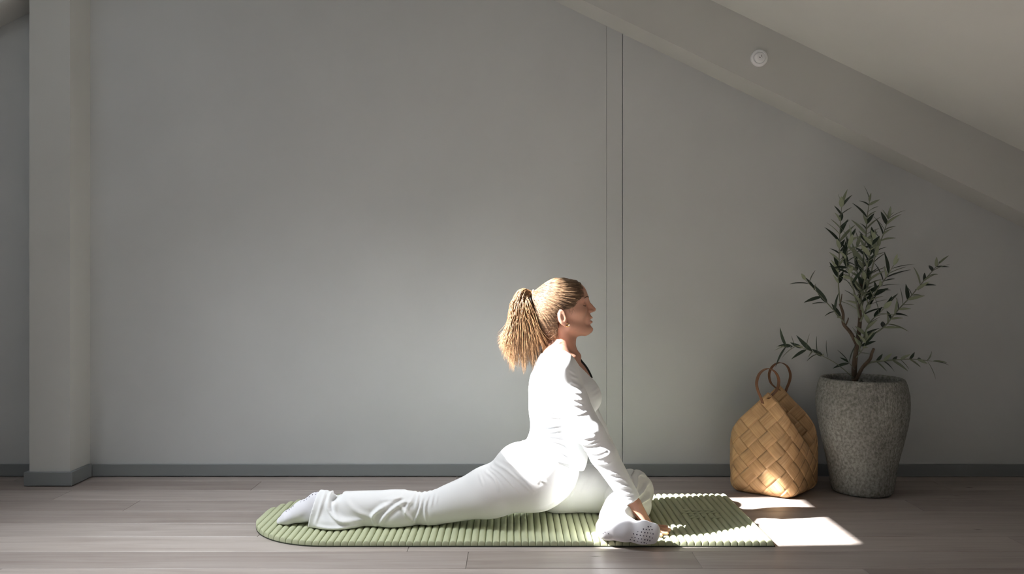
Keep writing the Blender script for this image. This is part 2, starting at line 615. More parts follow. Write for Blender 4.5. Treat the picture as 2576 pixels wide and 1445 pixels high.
M['bark'] = bark()
M['strap'] = material('bark strap', (.19, .085, .04), .5, .4)
M['bottom'] = material('basket bottom', (.22, .13, .06), .8)

BC = [Vector((.925, 3.462)), Vector((1.150, 3.300)), Vector((1.348, 3.512)), Vector((1.123, 3.674))]   # base corners C D R K
PER = 1.12; SIDE = .28; CR = .055
CEN = sum(BC, Vector((0, 0))) / 4


def per_pt(s):
    """rounded square in plan, s from corner C going C-D-R-K"""
    s = s % PER
    i = int(s // SIDE) % 4
    t = (s - i * SIDE) / SIDE
    a0, a1 = BC[i], BC[(i + 1) % 4]
    a2, am = BC[(i + 2) % 4], BC[(i - 1) % 4]
    w = CR / SIDE
    if t < w:      # second half of the corner at a0
        k = .5 + .5 * t / w
        p0 = a0 + (am - a0) * w; p2 = a0 + (a1 - a0) * w; p1 = a0 + (CEN - a0).normalized() * .004
        return p0 * (1 - k) ** 2 + p1 * 2 * k * (1 - k) + p2 * k * k
    if t > 1 - w:
        k = .5 * (t - 1 + w) / w
        p0 = a1 + (a0 - a1) * w; p2 = a1 + (a2 - a1) * w; p1 = a1 + (CEN - a1).normalized() * .004
        return p0 * (1 - k) ** 2 + p1 * 2 * k * (1 - k) + p2 * k * k
    return a0.lerp(a1, t)


PEAK = .437
S0 = .178


def rim_h(s):
    d = (s - S0) % .56
    return PEAK - min(d, .56 - d)


def bpos(s, h, off=0.0):
    p = per_pt(s)
    q = (per_pt(s + .004) - per_pt(s - .004)).normalized()
    nrm = Vector((q.y, -q.x))
    if nrm.dot(p - CEN) < 0: nrm = -nrm
    r = .035
    i = int((s % PER) // SIDE); t = ((s % PER) - i * SIDE) / SIDE
    bul = .014 * math.sin(math.pi * t) * math.sin(math.pi * min(1, max(0, h / .34)))
    d = (s - S0) % .56; d = min(d, .56 - d)
    lean = -.05 * max(0, h - .14) ** 1.3
    if h >= r:
        z = h; inn = 0; nz_ = 0
    else:
        ang = min((r - h) / r, math.pi / 2 + .6)
        if ang <= math.pi / 2:
            inn = r * (1 - math.cos(ang)); z = r - r * math.sin(ang); nz_ = -math.sin(ang)
        else:
            inn = r + (ang - math.pi / 2) * r; z = 0; nz_ = -1
    nh = math.sqrt(max(0, 1 - nz_ * nz_))
    xy = p + nrm * (bul + lean - inn + off * nh)
    return Vector((xy.x, xy.y, max(.0012, z + .003 + off * nz_)))


bas = empty('plaited_basket', (CEN.x, CEN.y, 0))
tag(bas, 'light brown birch strip basket with two ring handles leaning open beside the grey planter', 'basket')
CELL = .08; SW = .0790; TH = .0011; AMP = .0021


def make_strip(fam, idx):
    c = (S0 + PEAK if fam == 1 else S0 - PEAK) + CELL * (idx + .5)
    step = CELL / 8
    n_ = int(.62 / step * 1.6)
    rows = []
    for k in range(-6, n_):
        # distance travelled upward from the floor, w = 2 * height change
        h = -.045 + k * step / 2
        s = c - h if fam == 1 else c + h
        if h > rim_h(s) + 1e-4: break
        # phase of the other family
        w = (s - h - (S0 - PEAK)) / CELL if fam == 1 else (s + h - (S0 + PEAK)) / CELL
        j = math.floor(w)
        frac = w - j
        sign = 1 if (idx + j + (0 if fam == 1 else 1)) % 2 == 0 else -1
        off = AMP * sign * (abs(math.sin(math.pi * frac)) ** .45)
        rows.append((s, h, off))
    if len(rows) < 6: return None
    V, UV = [], []
    NC = 6
    wid = SW
    for (s, h, off) in rows:
        for m_ in range(NC + 1):
            e = (m_ / NC - .5) * wid / 2
            ss, hh = (s + e, h + e) if fam == 1 else (s + e, h - e)
            crown = .0006 * (1 - (2 * m_ / NC - 1) ** 2)
            for t_ in (TH / 2, -TH / 2):
                V.append(bpos(ss, hh, off + crown + t_)); UV.append((h * 1.414, e * 1.414))
    W = (NC + 1) * 2
    Fc = []
    for i in range(len(rows) - 1):
        for m_ in range(NC):
            b = i * W + m_ * 2
            Fc.append((b, b + 2, b + W + 2, b + W)); Fc.append((b + 1, b + W + 1, b + W + 3, b + 3))
        b = i * W; Fc.append((b, b + W, b + W + 1, b + 1))
        b = i * W + NC * 2; Fc.append((b, b + 1, b + W + 1, b + W))
    for i in (0, len(rows) - 1):
        for m_ in range(NC):
            b = i * W + m_ * 2
            Fc.append((b, b + 1, b + 3, b + 2) if i == 0 else (b, b + 2, b + 3, b + 1))
    me = mesh('strip', V, Fc)
    uvl = me.uv_layers.new(name='UVMap')
    for lp in me.loops: uvl.data[lp.index].uv = UV[lp.vertex_index]
    return me


for fam in (1, 2):
    for idx in range(14):
        me = make_strip(fam, idx)
        if me: link('strip', me, M['bark'], bas, True)
# bottom
pts = [per_pt(PER * k / 48) for k in range(48)]
pts = [CEN + (p - CEN) * .86 for p in pts]
V = [(p.x, p.y, .001) for p in pts] + [(p.x, p.y, .004) for p in pts]
Fc = [tuple(range(47, -1, -1)), tuple(range(48, 96))] + [(i, (i + 1) % 48, (i + 1) % 48 + 48, i + 48) for i in range(48)]
link('bottom', mesh('bottom', V, Fc), M['bottom'], bas)


def strap_loop(center, axis, pts2, width, th):
    """flat strap following 2D points (right, up) in a plane, wide along axis"""
    axis = Vector(axis).normalized()
    right = Vector((0, 0, 1)).cross(axis).normalized() * -1
    if right.x < 0: right = -right
    pts = catmull([center + right * u + Vector((0, 0, 1)) * w for u, w in pts2], 6)
    V, Fc = [], []
    for i, p in enumerate(pts):
        p = Vector(p)
        t = (Vector(pts[min(i + 1, len(pts) - 1)]) - Vector(pts[max(0, i - 1)])).normalized()
        nn = t.cross(axis).normalized()
        for (aa, bb_) in ((-1, -1), (1, -1), (1, 1), (-1, 1)):
            V.append(p + axis * aa * width / 2 + nn * bb_ * th / 2)
    for i in range(len(pts) - 1):
        for k in range(4):
            Fc.append((i * 4 + k, i * 4 + (k + 1) % 4, i * 4 + 4 + (k + 1) % 4, i * 4 + 4 + k))
    Fc.append((3, 2, 1, 0)); e = len(V) - 4; Fc.append((e, e + 1, e + 2, e + 3))
    me = mesh('handle', V, Fc)
    bm = bmesh.new(); bm.from_mesh(me); bmesh.ops.recalc_face_normals(bm, faces=bm.faces); bm.to_mesh(me); bm.free()
    return me


loop = [(-.026, -.035), (-.036, -.01), (-.052, .025), (-.056, .058), (-.038, .094), (0, .110), (.036, .094), (.054, .06), (.046, .022), (.018, -.004), (-.002, -.016)]
for k, sgn in ((0, 1), (1, -1)):
    top = bpos(S0 + .56 * k, PEAK - .012, .0045)
    ax = (.35, -1, 0) if k == 0 else (.30, -1, 0)
    lp = loop if k == 0 else [(-u * 1.0, w) for u, w in loop[::-1]]
    link('handle', strap_loop(top, ax, lp, .017, .0022), M['strap'], bas)

# ------------------------------------------------------------------ planter with olive tree
def concrete():
    m = material('rough grey cement', (.2, .2, .185), .92, .15)
    L = m.node_tree.links
    nz, mp = noise_chain(m, 105, (1, 1, .8), 5, .6)
    n2, _ = noise_chain(m, 5, (1, 1, .7), 3, .5)
    n3, _ = noise_chain(m, 34, (1.4, 1.4, .35), 4, .6)
    r = ramp(m, nz.outputs['Fac'], [(.36, (.18, .18, .168)), (.5, (.27, .27, .255)), (.66, (.36, .36, .345))])
    r2 = ramp(m, n2.outputs['Fac'], [(.32, (.78, .77, .74)), (.65, (1.1, 1.1, 1.06))])
    mx = nd(m, 'ShaderNodeMix', data_type='RGBA', blend_type='MULTIPLY'); mx.inputs[0].default_value = 1
    L.new(r.outputs[0], mx.inputs[6]); L.new(r2.outputs[0], mx.inputs[7])
    L.new(mx.outputs[2], bsdf(m).inputs['Base Color'])
    b1 = bump(m, n3.outputs['Fac'], .7, .008)
    b2 = bump(m, nz.outputs['Fac'], .9, .004)
    L.new(b1.outputs[0], b2.inputs['Normal'])
    L.new(b2.outputs[0], bsdf(m).inputs['Normal'])
    return m


M['cement'] = concrete()
M['soil'] = material('dark soil', (.02, .017, .014), .95, .1)
nz, _ = noise_chain(M['soil'], 90, detail=4)
bp = bump(M['soil'], nz.outputs['Fac'], 1, .01); M['soil'].node_tree.links.new(bp.outputs[0], bsdf(M['soil']).inputs['Normal'])
PX, PY = 1.504, 3.455
pot_e = empty('potted_olive_tree', (PX, PY, 0))
tag(pot_e, 'slender olive tree in a tall rough grey cement planter in the corner', 'plant')
prof = [(.0, .0), (.110, .0), (.120, .004), (.126, .02), (.134, .08), (.147, .15), (.163, .22), (.178, .29), (.1865, .345), (.1885, .385), (.186, .42), (.179, .455),
        (.172, .478), (.168, .486), (.162, .489), (.155, .487), (.150, .480), (.150, .455), (.150, .44)]
n = 96
V, Fc = [], []
pr = []
for i in range(len(prof) - 1):
    for k in range(3):
        t = k / 3
        pr.append((prof[i][0] * (1 - t) + prof[i + 1][0] * t, prof[i][1] * (1 - t) + prof[i + 1][1] * t))
pr.append(prof[-1])
pr = pr[3:]
for i, (r, z) in enumerate(pr):
    for k in range(n):
        t = 2 * math.pi * k / n
        rr = r * (1 + .006 * math.sin(3 * t + z * 9) + .004 * math.sin(11 * t - z * 23)) + .0012 * math.sin(29 * t + 40 * z) * math.sin(z * 70 + 5 * t)
        V.append((PX + rr * math.cos(t), PY + rr * math.sin(t), z + .0008))
for i in range(len(pr) - 1):
    for k in range(n):
        Fc.append((i * n + k, i * n + (k + 1) % n, (i + 1) * n + (k + 1) % n, (i + 1) * n + k))
Fc.append(tuple(range(n - 1, -1, -1)))
pl_o = link('planter', mesh('planter', V, Fc), M['cement'], pot_e, True)
V = [(PX, PY, .462)] + [(PX + .151 * math.cos(2 * math.pi * k / 48), PY + .151 * math.sin(2 * math.pi * k / 48), .455 + .004 * math.sin(k * 2.3)) for k in range(48)]
Fc = [(0, 1 + k, 1 + (k + 1) % 48) for k in range(48)]
link('soil', mesh('soil', V, Fc), M['soil'], pl_o)

M['trunk'] = material('olive bark', (.115, .085, .06), .85, .2)
nz, _ = noise_chain(M['trunk'], 60, (1, 1, .3), 4)
r = ramp(M['trunk'], nz.outputs['Fac'], [(.3, (.07, .05, .035)), (.7, (.17, .13, .095))])
M['trunk'].node_tree.links.new(r.outputs[0], bsdf(M['trunk']).inputs['Base Color'])
M['twig'] = material('pale twig', (.2, .22, .16), .7, .3)
M['leaf_top'] = material('olive leaf upper side', (.035, .052, .034), .5, .35)
M['leaf_under'] = material('olive leaf under side', (.23, .265, .18), .65, .3)


def leaf_mesh(L_, W_, curl, fold):
    """closed thin blade along +X, upper side +Z"""
    n = 7
    V, Fc, mi = [], [], []
    def sect(u):
        w = W_ * (math.sin(math.pi * u ** .8) ** .8) * (1 - .25 * u) if 0 < u < 1 else 0.0006
        x = L_ * u; z = -curl * L_ * u * u
        return x, w / 2, z
    for side in (0, 1):
        for k in range(n + 1):
            x, w, z = sect(k / n)
            dz = 0 if side == 0 else -.0005
            V += [(x, -w, z + fold * w + dz), (x, 0, z + dz), (x, w, z + fold * w + dz)]
    B = (n + 1) * 3
    for k in range(n):
        for j in (0, 1):
            b = k * 3 + j
            Fc.append((b, b + 3, b + 4, b + 1)); mi.append(0)
            Fc.append((B + b, B + b + 1, B + b + 4, B + b + 3)); mi.append(1)
    me = mesh('leaf', V, Fc)
    me.materials.append(M['leaf_top']); me.materials.append(M['leaf_under'])
    me.polygons.foreach_set('material_index', mi)
    me.polygons.foreach_set('use_smooth', [True] * len(Fc))
    return me


leafs = [leaf_mesh(.070, .019, .10, .25), leaf_mesh(.084, .0175, .20, .2), leaf_mesh(.056, .020, .03, .3), leaf_mesh(.090, .021, .14, .15), leaf_mesh(.050, .015, .25, .3)]
lr = random.Random(5)


def branch(pix, Y0, Y1, r0, r1, mat, leafy=(0, 1), gap=.024, parent=pot_e, name='branch', scale=1.0):
    n = len(pix)
    pts = [P(x, y, Y0 + (Y1 - Y0) * i / (n - 1)) for i, (x, y) in enumerate(pix)]
    sm = [Vector(p) for p in catmull(pts, 6)]
    rad = [r0 + (r1 - r0) * i / (len(sm) - 1) for i in range(len(sm))]
    V, Fc = tube(sm, rad, 7)
    o = link(name, mesh(name, V, Fc), mat, parent, True)
    if leafy is None: return o
    ln = [0]
    for p, q in zip(sm[:-1], sm[1:]): ln.append(ln[-1] + (q - p).length)
    tot = ln[-1]
    s = tot * leafy[0]
    ph = lr.uniform(0, math.pi)
    while s < tot * leafy[1]:
        i = max(k for k in range(len(ln)) if ln[k] <= s + 1e-9); i = min(i, len(sm) - 2)
        u = (s - ln[i]) / max(1e-6, ln[i + 1] - ln[i])
        p = sm[i].lerp(sm[i + 1], u)
        t = (sm[i + 1] - sm[i]).normalized()
        ph += math.pi / 2 + lr.uniform(-.5, .5)
        side0 = t.cross(Vector((0, 1, 0)))
        if side0.length < .1: side0 = t.cross(Vector((0, 0, 1)))
        side0.normalize(); side1 = t.cross(side0).normalized()
        for sg in (1, -1):
            if lr.random() < .08: continue
            a_ = ph + (0 if sg > 0 else math.pi) + lr.uniform(-.35, .35)
            sd = side0 * math.cos(a_) + side1 * math.sin(a_) * .75
            opn = lr.uniform(.55, 1.05)
            d = (t * math.cos(opn) + sd * math.sin(opn)).normalized()
            place_leaf(o, p, d, t, scale * lr.uniform(.85, 1.15))
        s += gap * lr.uniform(.8, 1.2)
    # tip leaves
    if leafy[1] > .98:
        t = (sm[-1] - sm[-3]).normalized()
        for k in range(2):
            d = (t + Vector((lr.uniform(-.3, .3), lr.uniform(-.3, .3), lr.uniform(-.2, .3)))).normalized()
            place_leaf(o, sm[-1], d, t, scale * lr.uniform(.7, .95))
    return o


LEAVES = [0]


def place_leaf(par, p, d, t, sc):
    me = lr.choice(leafs)
    x = d
    up = t.lerp(Vector((0, 0, 1)), .35)
    z = (up - x * up.dot(x))
    if z.length < 1e-3: z = Vector((0, 0, 1)).cross(x)
    z.normalize()
    y = z.cross(x)
    rot = Matrix((x, y, z)).transposed()
    rot = rot @ Matrix.Rotation(lr.uniform(-.7, .7), 3, 'X')
    # keep clear of the wall
    end = p + x * .075 * sc
    if end.y > WY - .015:
        p = p.copy(); p.y -= end.y - WY + .02
    o = link('leaf', me, None, par)
    o.matrix_local = par_inv(par) @ Matrix.Translation(p) @ rot.to_4x4() @ Matrix.Diagonal((sc, sc, sc, 1))
    o.matrix_parent_inverse = Matrix.Identity(4)
    LEAVES[0] += 1


def world_of(o):
    m_ = o.matrix_basis
    if o.parent is not None: m_ = world_of(o.parent) @ o.matrix_parent_inverse @ m_
    return m_


def par_inv(o): return world_of(o).inverted()


tr = branch([(2150, 968), (2149, 930), (2152, 895), (2158, 855), (2163, 810), (2163, 765), (2167, 710)], PY, PY + .0, .0125, .006, M['trunk'], None, name='trunk')
branch([(2156, 868), (2140, 838), (2122, 815), (2121, 790), (2113, 765)], PY, PY - .02, .0085, .005, M['trunk'], None)
branch([(2113, 768), (2116, 755), (2118, 740)], PY - .02, PY - .03, .003, .0015, M['trunk'], None)
branch([(2128, 818), (2133, 806), (2134, 800)], PY - .01, PY - .02, .003, .002, M['trunk'], None)
branch([(2153, 958), (2170, 925), (2188, 905), (2193, 890), (2198, 878)], PY - .01, PY - .06, .008, .0055, M['trunk'], None)
branch([(2114, 768), (2109, 710), (2111, 645), (2113, 580), (2117, 520)], PY - .02, PY - .05, .0032, .0012, M['twig'], (.22, 1), .027)
branch([(2164, 800), (2169, 700), (2173, 640), (2178, 600), (2181, 550), (2187, 508)], PY, PY + .02, .0045, .0012, M['twig'], (.22, 1), .027)
branch([(2165, 780), (2188, 700), (2203, 640), (2222, 590), (2234, 552)], PY - .02, PY - .08, .004, .0012, M['twig'], (.15, 1), .024)
branch([(2164, 810), (2196, 745), (2228, 700), (2248, 668)], PY - .02, PY - .12, .004, .0012, M['twig'], (.12, 1), .023)
branch([(2162, 800), (2150, 740), (2136, 690), (2128, 648), (2140, 600)], PY - .02, PY - .10, .004, .0012, M['twig'], (.1, 1), .025)
branch([(2163, 770), (2176, 700), (2186, 650), (2196, 600)], PY - .03, PY - .13, .0035, .0012, M['twig'], (.05, 1), .026)
branch([(2160, 860), (2190, 845), (2225, 822), (2255, 785), (2292, 745), (2330, 700), (2362, 664)], PY - .01, PY + .03, .004, .0012, M['twig'], (.25, 1), .027)
branch([(2124, 812), (2092, 775), (2055, 735), (2026, 705)], PY - .02, PY - .06, .0028, .001, M['twig'], (.1, 1), .042)
branch([(2148, 952), (2120, 928), (2092, 908), (2050, 888), (2005, 872), (1975, 872)], PY - .02, PY - .12, .0022, .001, M['twig'], (.42, 1), .027, scale=1.05)
branch([(2172, 925), (2192, 912), (2230, 908), (2290, 904), (2345, 909)], PY - .02, PY - .04, .005, .0012, M['twig'], (.2, 1), .033, scale=.95)
branch([(2160, 885), (2172, 850), (2186, 815), (2212, 788), (2232, 768)], PY - .02, PY - .09, .0035, .0012, M['twig'], (.1, 1), .028)
branch([(2154, 900), (2170, 880), (2178, 860)], PY - .02, PY - .07, .0025, .001, M['twig'], (.3, 1), .03)
branch([(2150, 930), (2135, 912)], PY - .02, PY - .04, .002, .001, M['twig'], (.9, 1), .05)
branch([(2164, 750), (2160, 700), (2150, 655), (2158, 610)], PY + .02, PY + .08, .003, .0012, M['twig'], (.1, 1), .03)
# ------------------------------------------------------------------ implicit-surface modelling for the figure
class Field:
    def __init__(s, xs, ys, zs):
        s.x = np.asarray(xs, np.float32); s.y = np.asarray(ys, np.float32); s.z = np.asarray(zs, np.float32)
        s.d = np.full((len(s.x), len(s.y), len(s.z)), .2, np.float32)

    def window(s, lo, hi):
        sl = []
        for ax, a, b in ((s.x, lo[0], hi[0]), (s.y, lo[1], hi[1]), (s.z, lo[2], hi[2])):
            i0 = int(np.searchsorted(ax, a)); i1 = int(np.searchsorted(ax, b))
            sl.append(slice(max(0, i0 - 1), min(len(ax), i1 + 1)))
        g = (s.x[sl[0]][:, None, None], s.y[sl[1]][None, :, None], s.z[sl[2]][None, None, :])
        return tuple(sl), g

    def union(s, prim, k=.02):
        f, lo, hi = prim
        m = .035 + k
        sl, g = s.window([a - m for a in lo], [b + m for b in hi])
        v = f(*g).astype(np.float32)
        if k > 0:
            a = s.d[sl]
            h = np.clip(.5 + .5 * (a - v) / k, 0, 1)
            s.d[sl] = a * (1 - h) + v * h - k * h * (1 - h)
        else:
            s.d[sl] = np.minimum(s.d[sl], v)
        return s

    def cut(s, prim, k=.006):
        f, lo, hi = prim
        m = .01 + k
        sl, g = s.window([a - m for a in lo], [b + m for b in hi])
        v = -f(*g).astype(np.float32)
        a = s.d[sl]
        h = np.clip(.5 - .5 * (a - v) / k, 0, 1)
        s.d[sl] = a * (1 - h) + v * h + k * h * (1 - h)
        return s

    def clip(s, f, k=0.0):
        """keep only where f(x,y,z) < 0"""
        v = f(s.x[:, None, None], s.y[None, :, None], s.z[None, None, :])
        s.d = np.maximum(s.d, v.astype(np.float32))
        return s

    def displace(s, f, lo, hi):
        sl, g = s.window(lo, hi)
        s.d[sl] -= f(*g).astype(np.float32)
        return s

    def at(s, p):
        i = [min(len(ax) - 2, max(0, int(np.searchsorted(ax, c)) - 1)) for ax, c in zip((s.x, s.y, s.z), p)]
        t = [(c - ax[j]) / (ax[j + 1] - ax[j]) for ax, c, j in zip((s.x, s.y, s.z), p, i)]
        v = s.d[i[0]:i[0] + 2, i[1]:i[1] + 2, i[2]:i[2] + 2]
        v = v[0] * (1 - t[0]) + v[1] * t[0]; v = v[0] * (1 - t[1]) + v[1] * t[1]
        return float(v[0] * (1 - t[2]) + v[1] * t[2])

    def mesh(s, name, relax=1):
        d = s.d
        inside = d < 0
        c = [inside[i:inside.shape[0] - 1 + i, j:inside.shape[1] - 1 + j, k:inside.shape[2] - 1 + k] for i in (0, 1) for j in (0, 1) for k in (0, 1)]
        cnt = sum(a.astype(np.int8) for a in c)
        act = (cnt > 0) & (cnt < 8)
        I, J, K = np.nonzero(act)
        n = len(I)
        idx = np.full(act.shape, -1, np.int32); idx[I, J, K] = np.arange(n)
        S = np.zeros((n, 3)); N = np.zeros(n)
        cor = [(i, j, k) for i in (0, 1) for j in (0, 1) for k in (0, 1)]
        for a in cor:
            for ax in range(3):
                if a[ax] == 1: continue
                b = list(a); b[ax] = 1
                da = d[I + a[0], J + a[1], K + a[2]]; db = d[I + b[0], J + b[1], K + b[2]]
                cr = (da < 0) != (db < 0)
                if not cr.any(): continue
                t = (da[cr] / (da[cr] - db[cr]))
                pa = np.stack([s.x[I[cr] + a[0]], s.y[J[cr] + a[1]], s.z[K[cr] + a[2]]], 1)
                pb = np.stack([s.x[I[cr] + b[0]], s.y[J[cr] + b[1]], s.z[K[cr] + b[2]]], 1)
                S[cr] += pa + (pb - pa) * t[:, None]; N[cr] += 1
        V = S / N[:, None]
        Q = []
        # edges along x, y, z
        sx = inside[:-1, 1:-1, 1:-1] != inside[1:, 1:-1, 1:-1]
        a, b, e = np.nonzero(sx); b = b + 1; e = e + 1
        q = np.stack([idx[a, b - 1, e - 1], idx[a, b, e - 1], idx[a, b, e], idx[a, b - 1, e]], 1)
        fl = ~inside[a, b, e]; q[fl] = q[fl][:, ::-1]; Q.append(q)
        sy = inside[1:-1, :-1, 1:-1] != inside[1:-1, 1:, 1:-1]
        a, b, e = np.nonzero(sy); a = a + 1; e = e + 1
        q = np.stack([idx[a - 1, b, e - 1], idx[a - 1, b, e], idx[a, b, e], idx[a, b, e - 1]], 1)
        fl = ~inside[a, b, e]; q[fl] = q[fl][:, ::-1]; Q.append(q)
        sz = inside[1:-1, 1:-1, :-1] != inside[1:-1, 1:-1, 1:]
        a, b, e = np.nonzero(sz); a = a + 1; b = b + 1
        q = np.stack([idx[a - 1, b - 1, e], idx[a, b - 1, e], idx[a, b, e], idx[a - 1, b, e]], 1)
        fl = ~inside[a, b, e]; q[fl] = q[fl][:, ::-1]; Q.append(q)
        Q = np.concatenate(Q)
        Q = Q[(Q >= 0).all(1)]
        for _ in range(relax):
            A = np.zeros_like(V); C = np.zeros(len(V))
            for i in range(4):
                np.add.at(A, Q[:, i], V[Q[:, (i + 1) % 4]]); np.add.at(C, Q[:, i], 1)
                np.add.at(A, Q[:, i], V[Q[:, (i - 1) % 4]]); np.add.at(C, Q[:, i], 1)
            V = V * .5 + .5 * A / np.maximum(C, 1)[:, None]
        return np_mesh(name, V, Q)


def cone(a, b, ra, rb, sy=1.0):
    """tapered capsule a-b, stretched sideways (Y) by sy about its axis"""
    a = np.array(a, float); b = np.array(b, float)
    ab = b - a; L2 = float(ab @ ab) or 1e-9
    def f(x, y, z):
        t = np.clip(((x - a[0]) * ab[0] + (y - a[1]) * ab[1] + (z - a[2]) * ab[2]) / L2, 0, 1)
        dx = x - a[0] - t * ab[0]; dy = (y - a[1] - t * ab[1]) / sy; dz = z - a[2] - t * ab[2]
        return np.sqrt(dx * dx + dy * dy + dz * dz) - (ra + (rb - ra) * t)
    m = max(ra, rb); my = m * max(1, sy)
    lo = [min(a[0], b[0]) - m, min(a[1], b[1]) - my, min(a[2], b[2]) - m]
    hi = [max(a[0], b[0]) + m, max(a[1], b[1]) + my, max(a[2], b[2]) + m]
    return f, lo, hi


def ell(c, r, rot=0.0, yaw=0.0):
    """ellipsoid, rot about Y (positive tips the nose up), yaw about Z"""
    c = np.array(c, float)
    cs, sn = math.cos(rot), math.sin(rot); cy, sy_ = math.cos(yaw), math.sin(yaw)
    mr = min(r)
    def f(x, y, z):
        dx, dy, dz = x - c[0], y - c[1], z - c[2]
        if yaw: dx, dy = dx * cy + dy * sy_, -dx * sy_ + dy * cy
        if rot: dx, dz = dx * cs + dz * sn, -dx * sn + dz * cs
        k = np.sqrt((dx / r[0]) ** 2 + (dy / r[1]) ** 2 + (dz / r[2]) ** 2)
        k2 = np.sqrt((dx / r[0] ** 2) ** 2 + (dy / r[1] ** 2) ** 2 + (dz / r[2] ** 2) ** 2) + 1e-9
        return k * (k - 1) / k2
    m = max(r)
    return f, list(c - m), list(c + m)


def grid(*segs):
    """(start, stop, step) pieces joined into one axis"""
    out = []
    for a, b, st in segs:
        n = max(1, int(round((b - a) / st)))
        out += list(np.linspace(a, b, n, endpoint=False))
    out.append(segs[-1][1])
    return out


def grow(prim, e):
    f, lo, hi = prim
    return (lambda x, y, z: f(x, y, z) - e), [v - e for v in lo], [v + e for v in hi]


# ------------------------------------------------------------------ the figure: joints measured in the photo, at their real depths
YM = 3.0                      # her midline
def H(px, py, dy=0.0): return P(px, py, YM) + Vector((0, dy, 0))     # head and torso points by profile, moved sideways

# torso
T_pelvis = H(1352, 1198, -.015); T_waist = H(1404, 1098); T_ribs = H(1411, 1025); T_chest = H(1412, 965); T_up = H(1404, 920)
N_base = H(1412, 893); N_top = H(1420, 818)
SH_R = P(1402, 942, 2.845); SH_L = H(1424, 936, .165)
EL_R = P(1486, 1092, 2.80); WR_R = P(1592, 1264, 2.80)
EL_L = P(1497, 1085, 3.19); WR_L = P(1549, 1215, 3.17)
# right leg stretched out behind
HIP_R = P(1340, 1206, 2.905); KN_R = Vector((P(1085, 1290, 2.93).x, 2.93, .073)); AN_R = Vector((P(822, 1286, 2.935).x, 2.935, .074))
# left leg folded in front
HIP_L = Vector((P(1405, 1225, 3.09).x, 3.09, .112)); KN_L = Vector((P(1592, 1240, 3.10).x, 3.10, .094)); AN_L = Vector((P(1543, 1304, 2.765).x, 2.765, .088))


def torso_prims(e=0.0):
    return [
        (ell(T_pelvis, (.128 + e, .165 + e, .112 + e), .25), .03),
        (ell(P(1313, 1183, 2.92), (.098 + e, .085 + e, .098 + e), .1), .04),
        (ell(H(1335, 1195, .07), (.095 + e, .085 + e, .10 + e)), .04),
        (cone(T_pelvis + Vector((.05, .015, .04)), T_waist, .098 + e, .092 + e, 1.32), .05),
        (cone(T_waist, T_ribs, .092 + e, .107 + e, 1.30), .03),
        (cone(T_ribs, T_chest, .107 + e, .111 + e, 1.34), .03),
        (cone(T_chest, T_up, .108 + e, .075 + e, 1.60), .03),
        (cone(H(1398, 915, -.11), H(1398, 915, .11), .050 + e, .050 + e), .04),
    ]


def bust_prims(e=0.0):
    return [(ell(H(1461, 993, s * .072), (.062 + e, .062 + e, .060 + e)), .03) for s in (-1, 1)]


def arm_prims(e=0.0, wrist=True):
    out = []
    for sh, el, wr in ((SH_R, EL_R, WR_R), (SH_L, EL_L, WR_L)):
        mid = sh.lerp(el, .45)
        fo = el.lerp(wr, .3)
        out += [(ell(sh + Vector((.0, 0, 0)), (.056 + e, .052 + e, .060 + e)), .04),
                (cone(sh, mid, .052 + e, .0465 + e), .02), (cone(mid, el, .0465 + e, .039 + e), .015),
                (cone(el, fo, .039 + e, .0385 + e), .015), (cone(fo, wr, .0385 + e, .0255 + e * .8), .015)]
    return out


def leg_prims(e=0.0):
    k0 = HIP_R.lerp(KN_R, .42)
    cf = KN_R.lerp(AN_R, .33)
    out = [(cone(HIP_R, k0, .100 + e, .082 + e, .98), .04), (cone(k0, KN_R, .082 + e, .052 + e), .03),
           (cone(KN_R, cf, .050 + e, .054 + e), .02), (cone(cf, AN_R, .053 + e, .029 + e), .02)]
    t0 = HIP_L.lerp(KN_L, .5)
    out += [(cone(HIP_L, t0, .094 + e, .079 + e), .03), (cone(t0, KN_L, .079 + e, .062 + e), .03),
            (cone(KN_L, KN_L.lerp(AN_L, .4), .058 + e, .052 + e), .03), (cone(KN_L.lerp(AN_L, .4), AN_L, .052 + e, .036 + e), .02)]
    return out


def foot_r(e=0.0):
    hl = P(797, 1264, 2.935); md = P(762, 1287, 2.935); bl_ = P(727, 1302, 2.935); to = P(708, 1311, 2.935)
    return [(cone(AN_R, hl, .026 + e, .031 + e), .015), (cone(AN_R + Vector((-.02, 0, -.008)), md, .036 + e, .033 + e, 1.05), .015), (cone(hl, md, .030 + e, .030 + e, 1.05), .015),
            (cone(md, bl_, .032 + e, .0225 + e, 1.45), .015), (cone(bl_, to, .0225 + e, .013 + e, 1.9), .012)]


F_HL = P(1528, 1330, 2.742); F_MD = P(1572, 1332, 2.722); F_BL = P(1618, 1343, 2.703); F_TO = P(1643, 1344, 2.702)
def foot_l(e=0.0):
    return [(ell(F_HL, (.032 + e, .031 + e, .033 + e)), .012), (cone(AN_L, F_HL, .036 + e, .028 + e), .02),
            (cone(AN_L, F_MD, .036 + e, .030 + e), .02), (cone(F_HL, F_MD, .029 + e, .032 + e), .02),
            (ell(F_MD, (.045 + e, .028 + e, .036 + e), -.15), .02),
            (ell(F_BL, (.036 + e, .026 + e, .043 + e), -.2), .02), (ell(F_TO, (.020 + e, .020 + e, .034 + e), -.25), .015)]


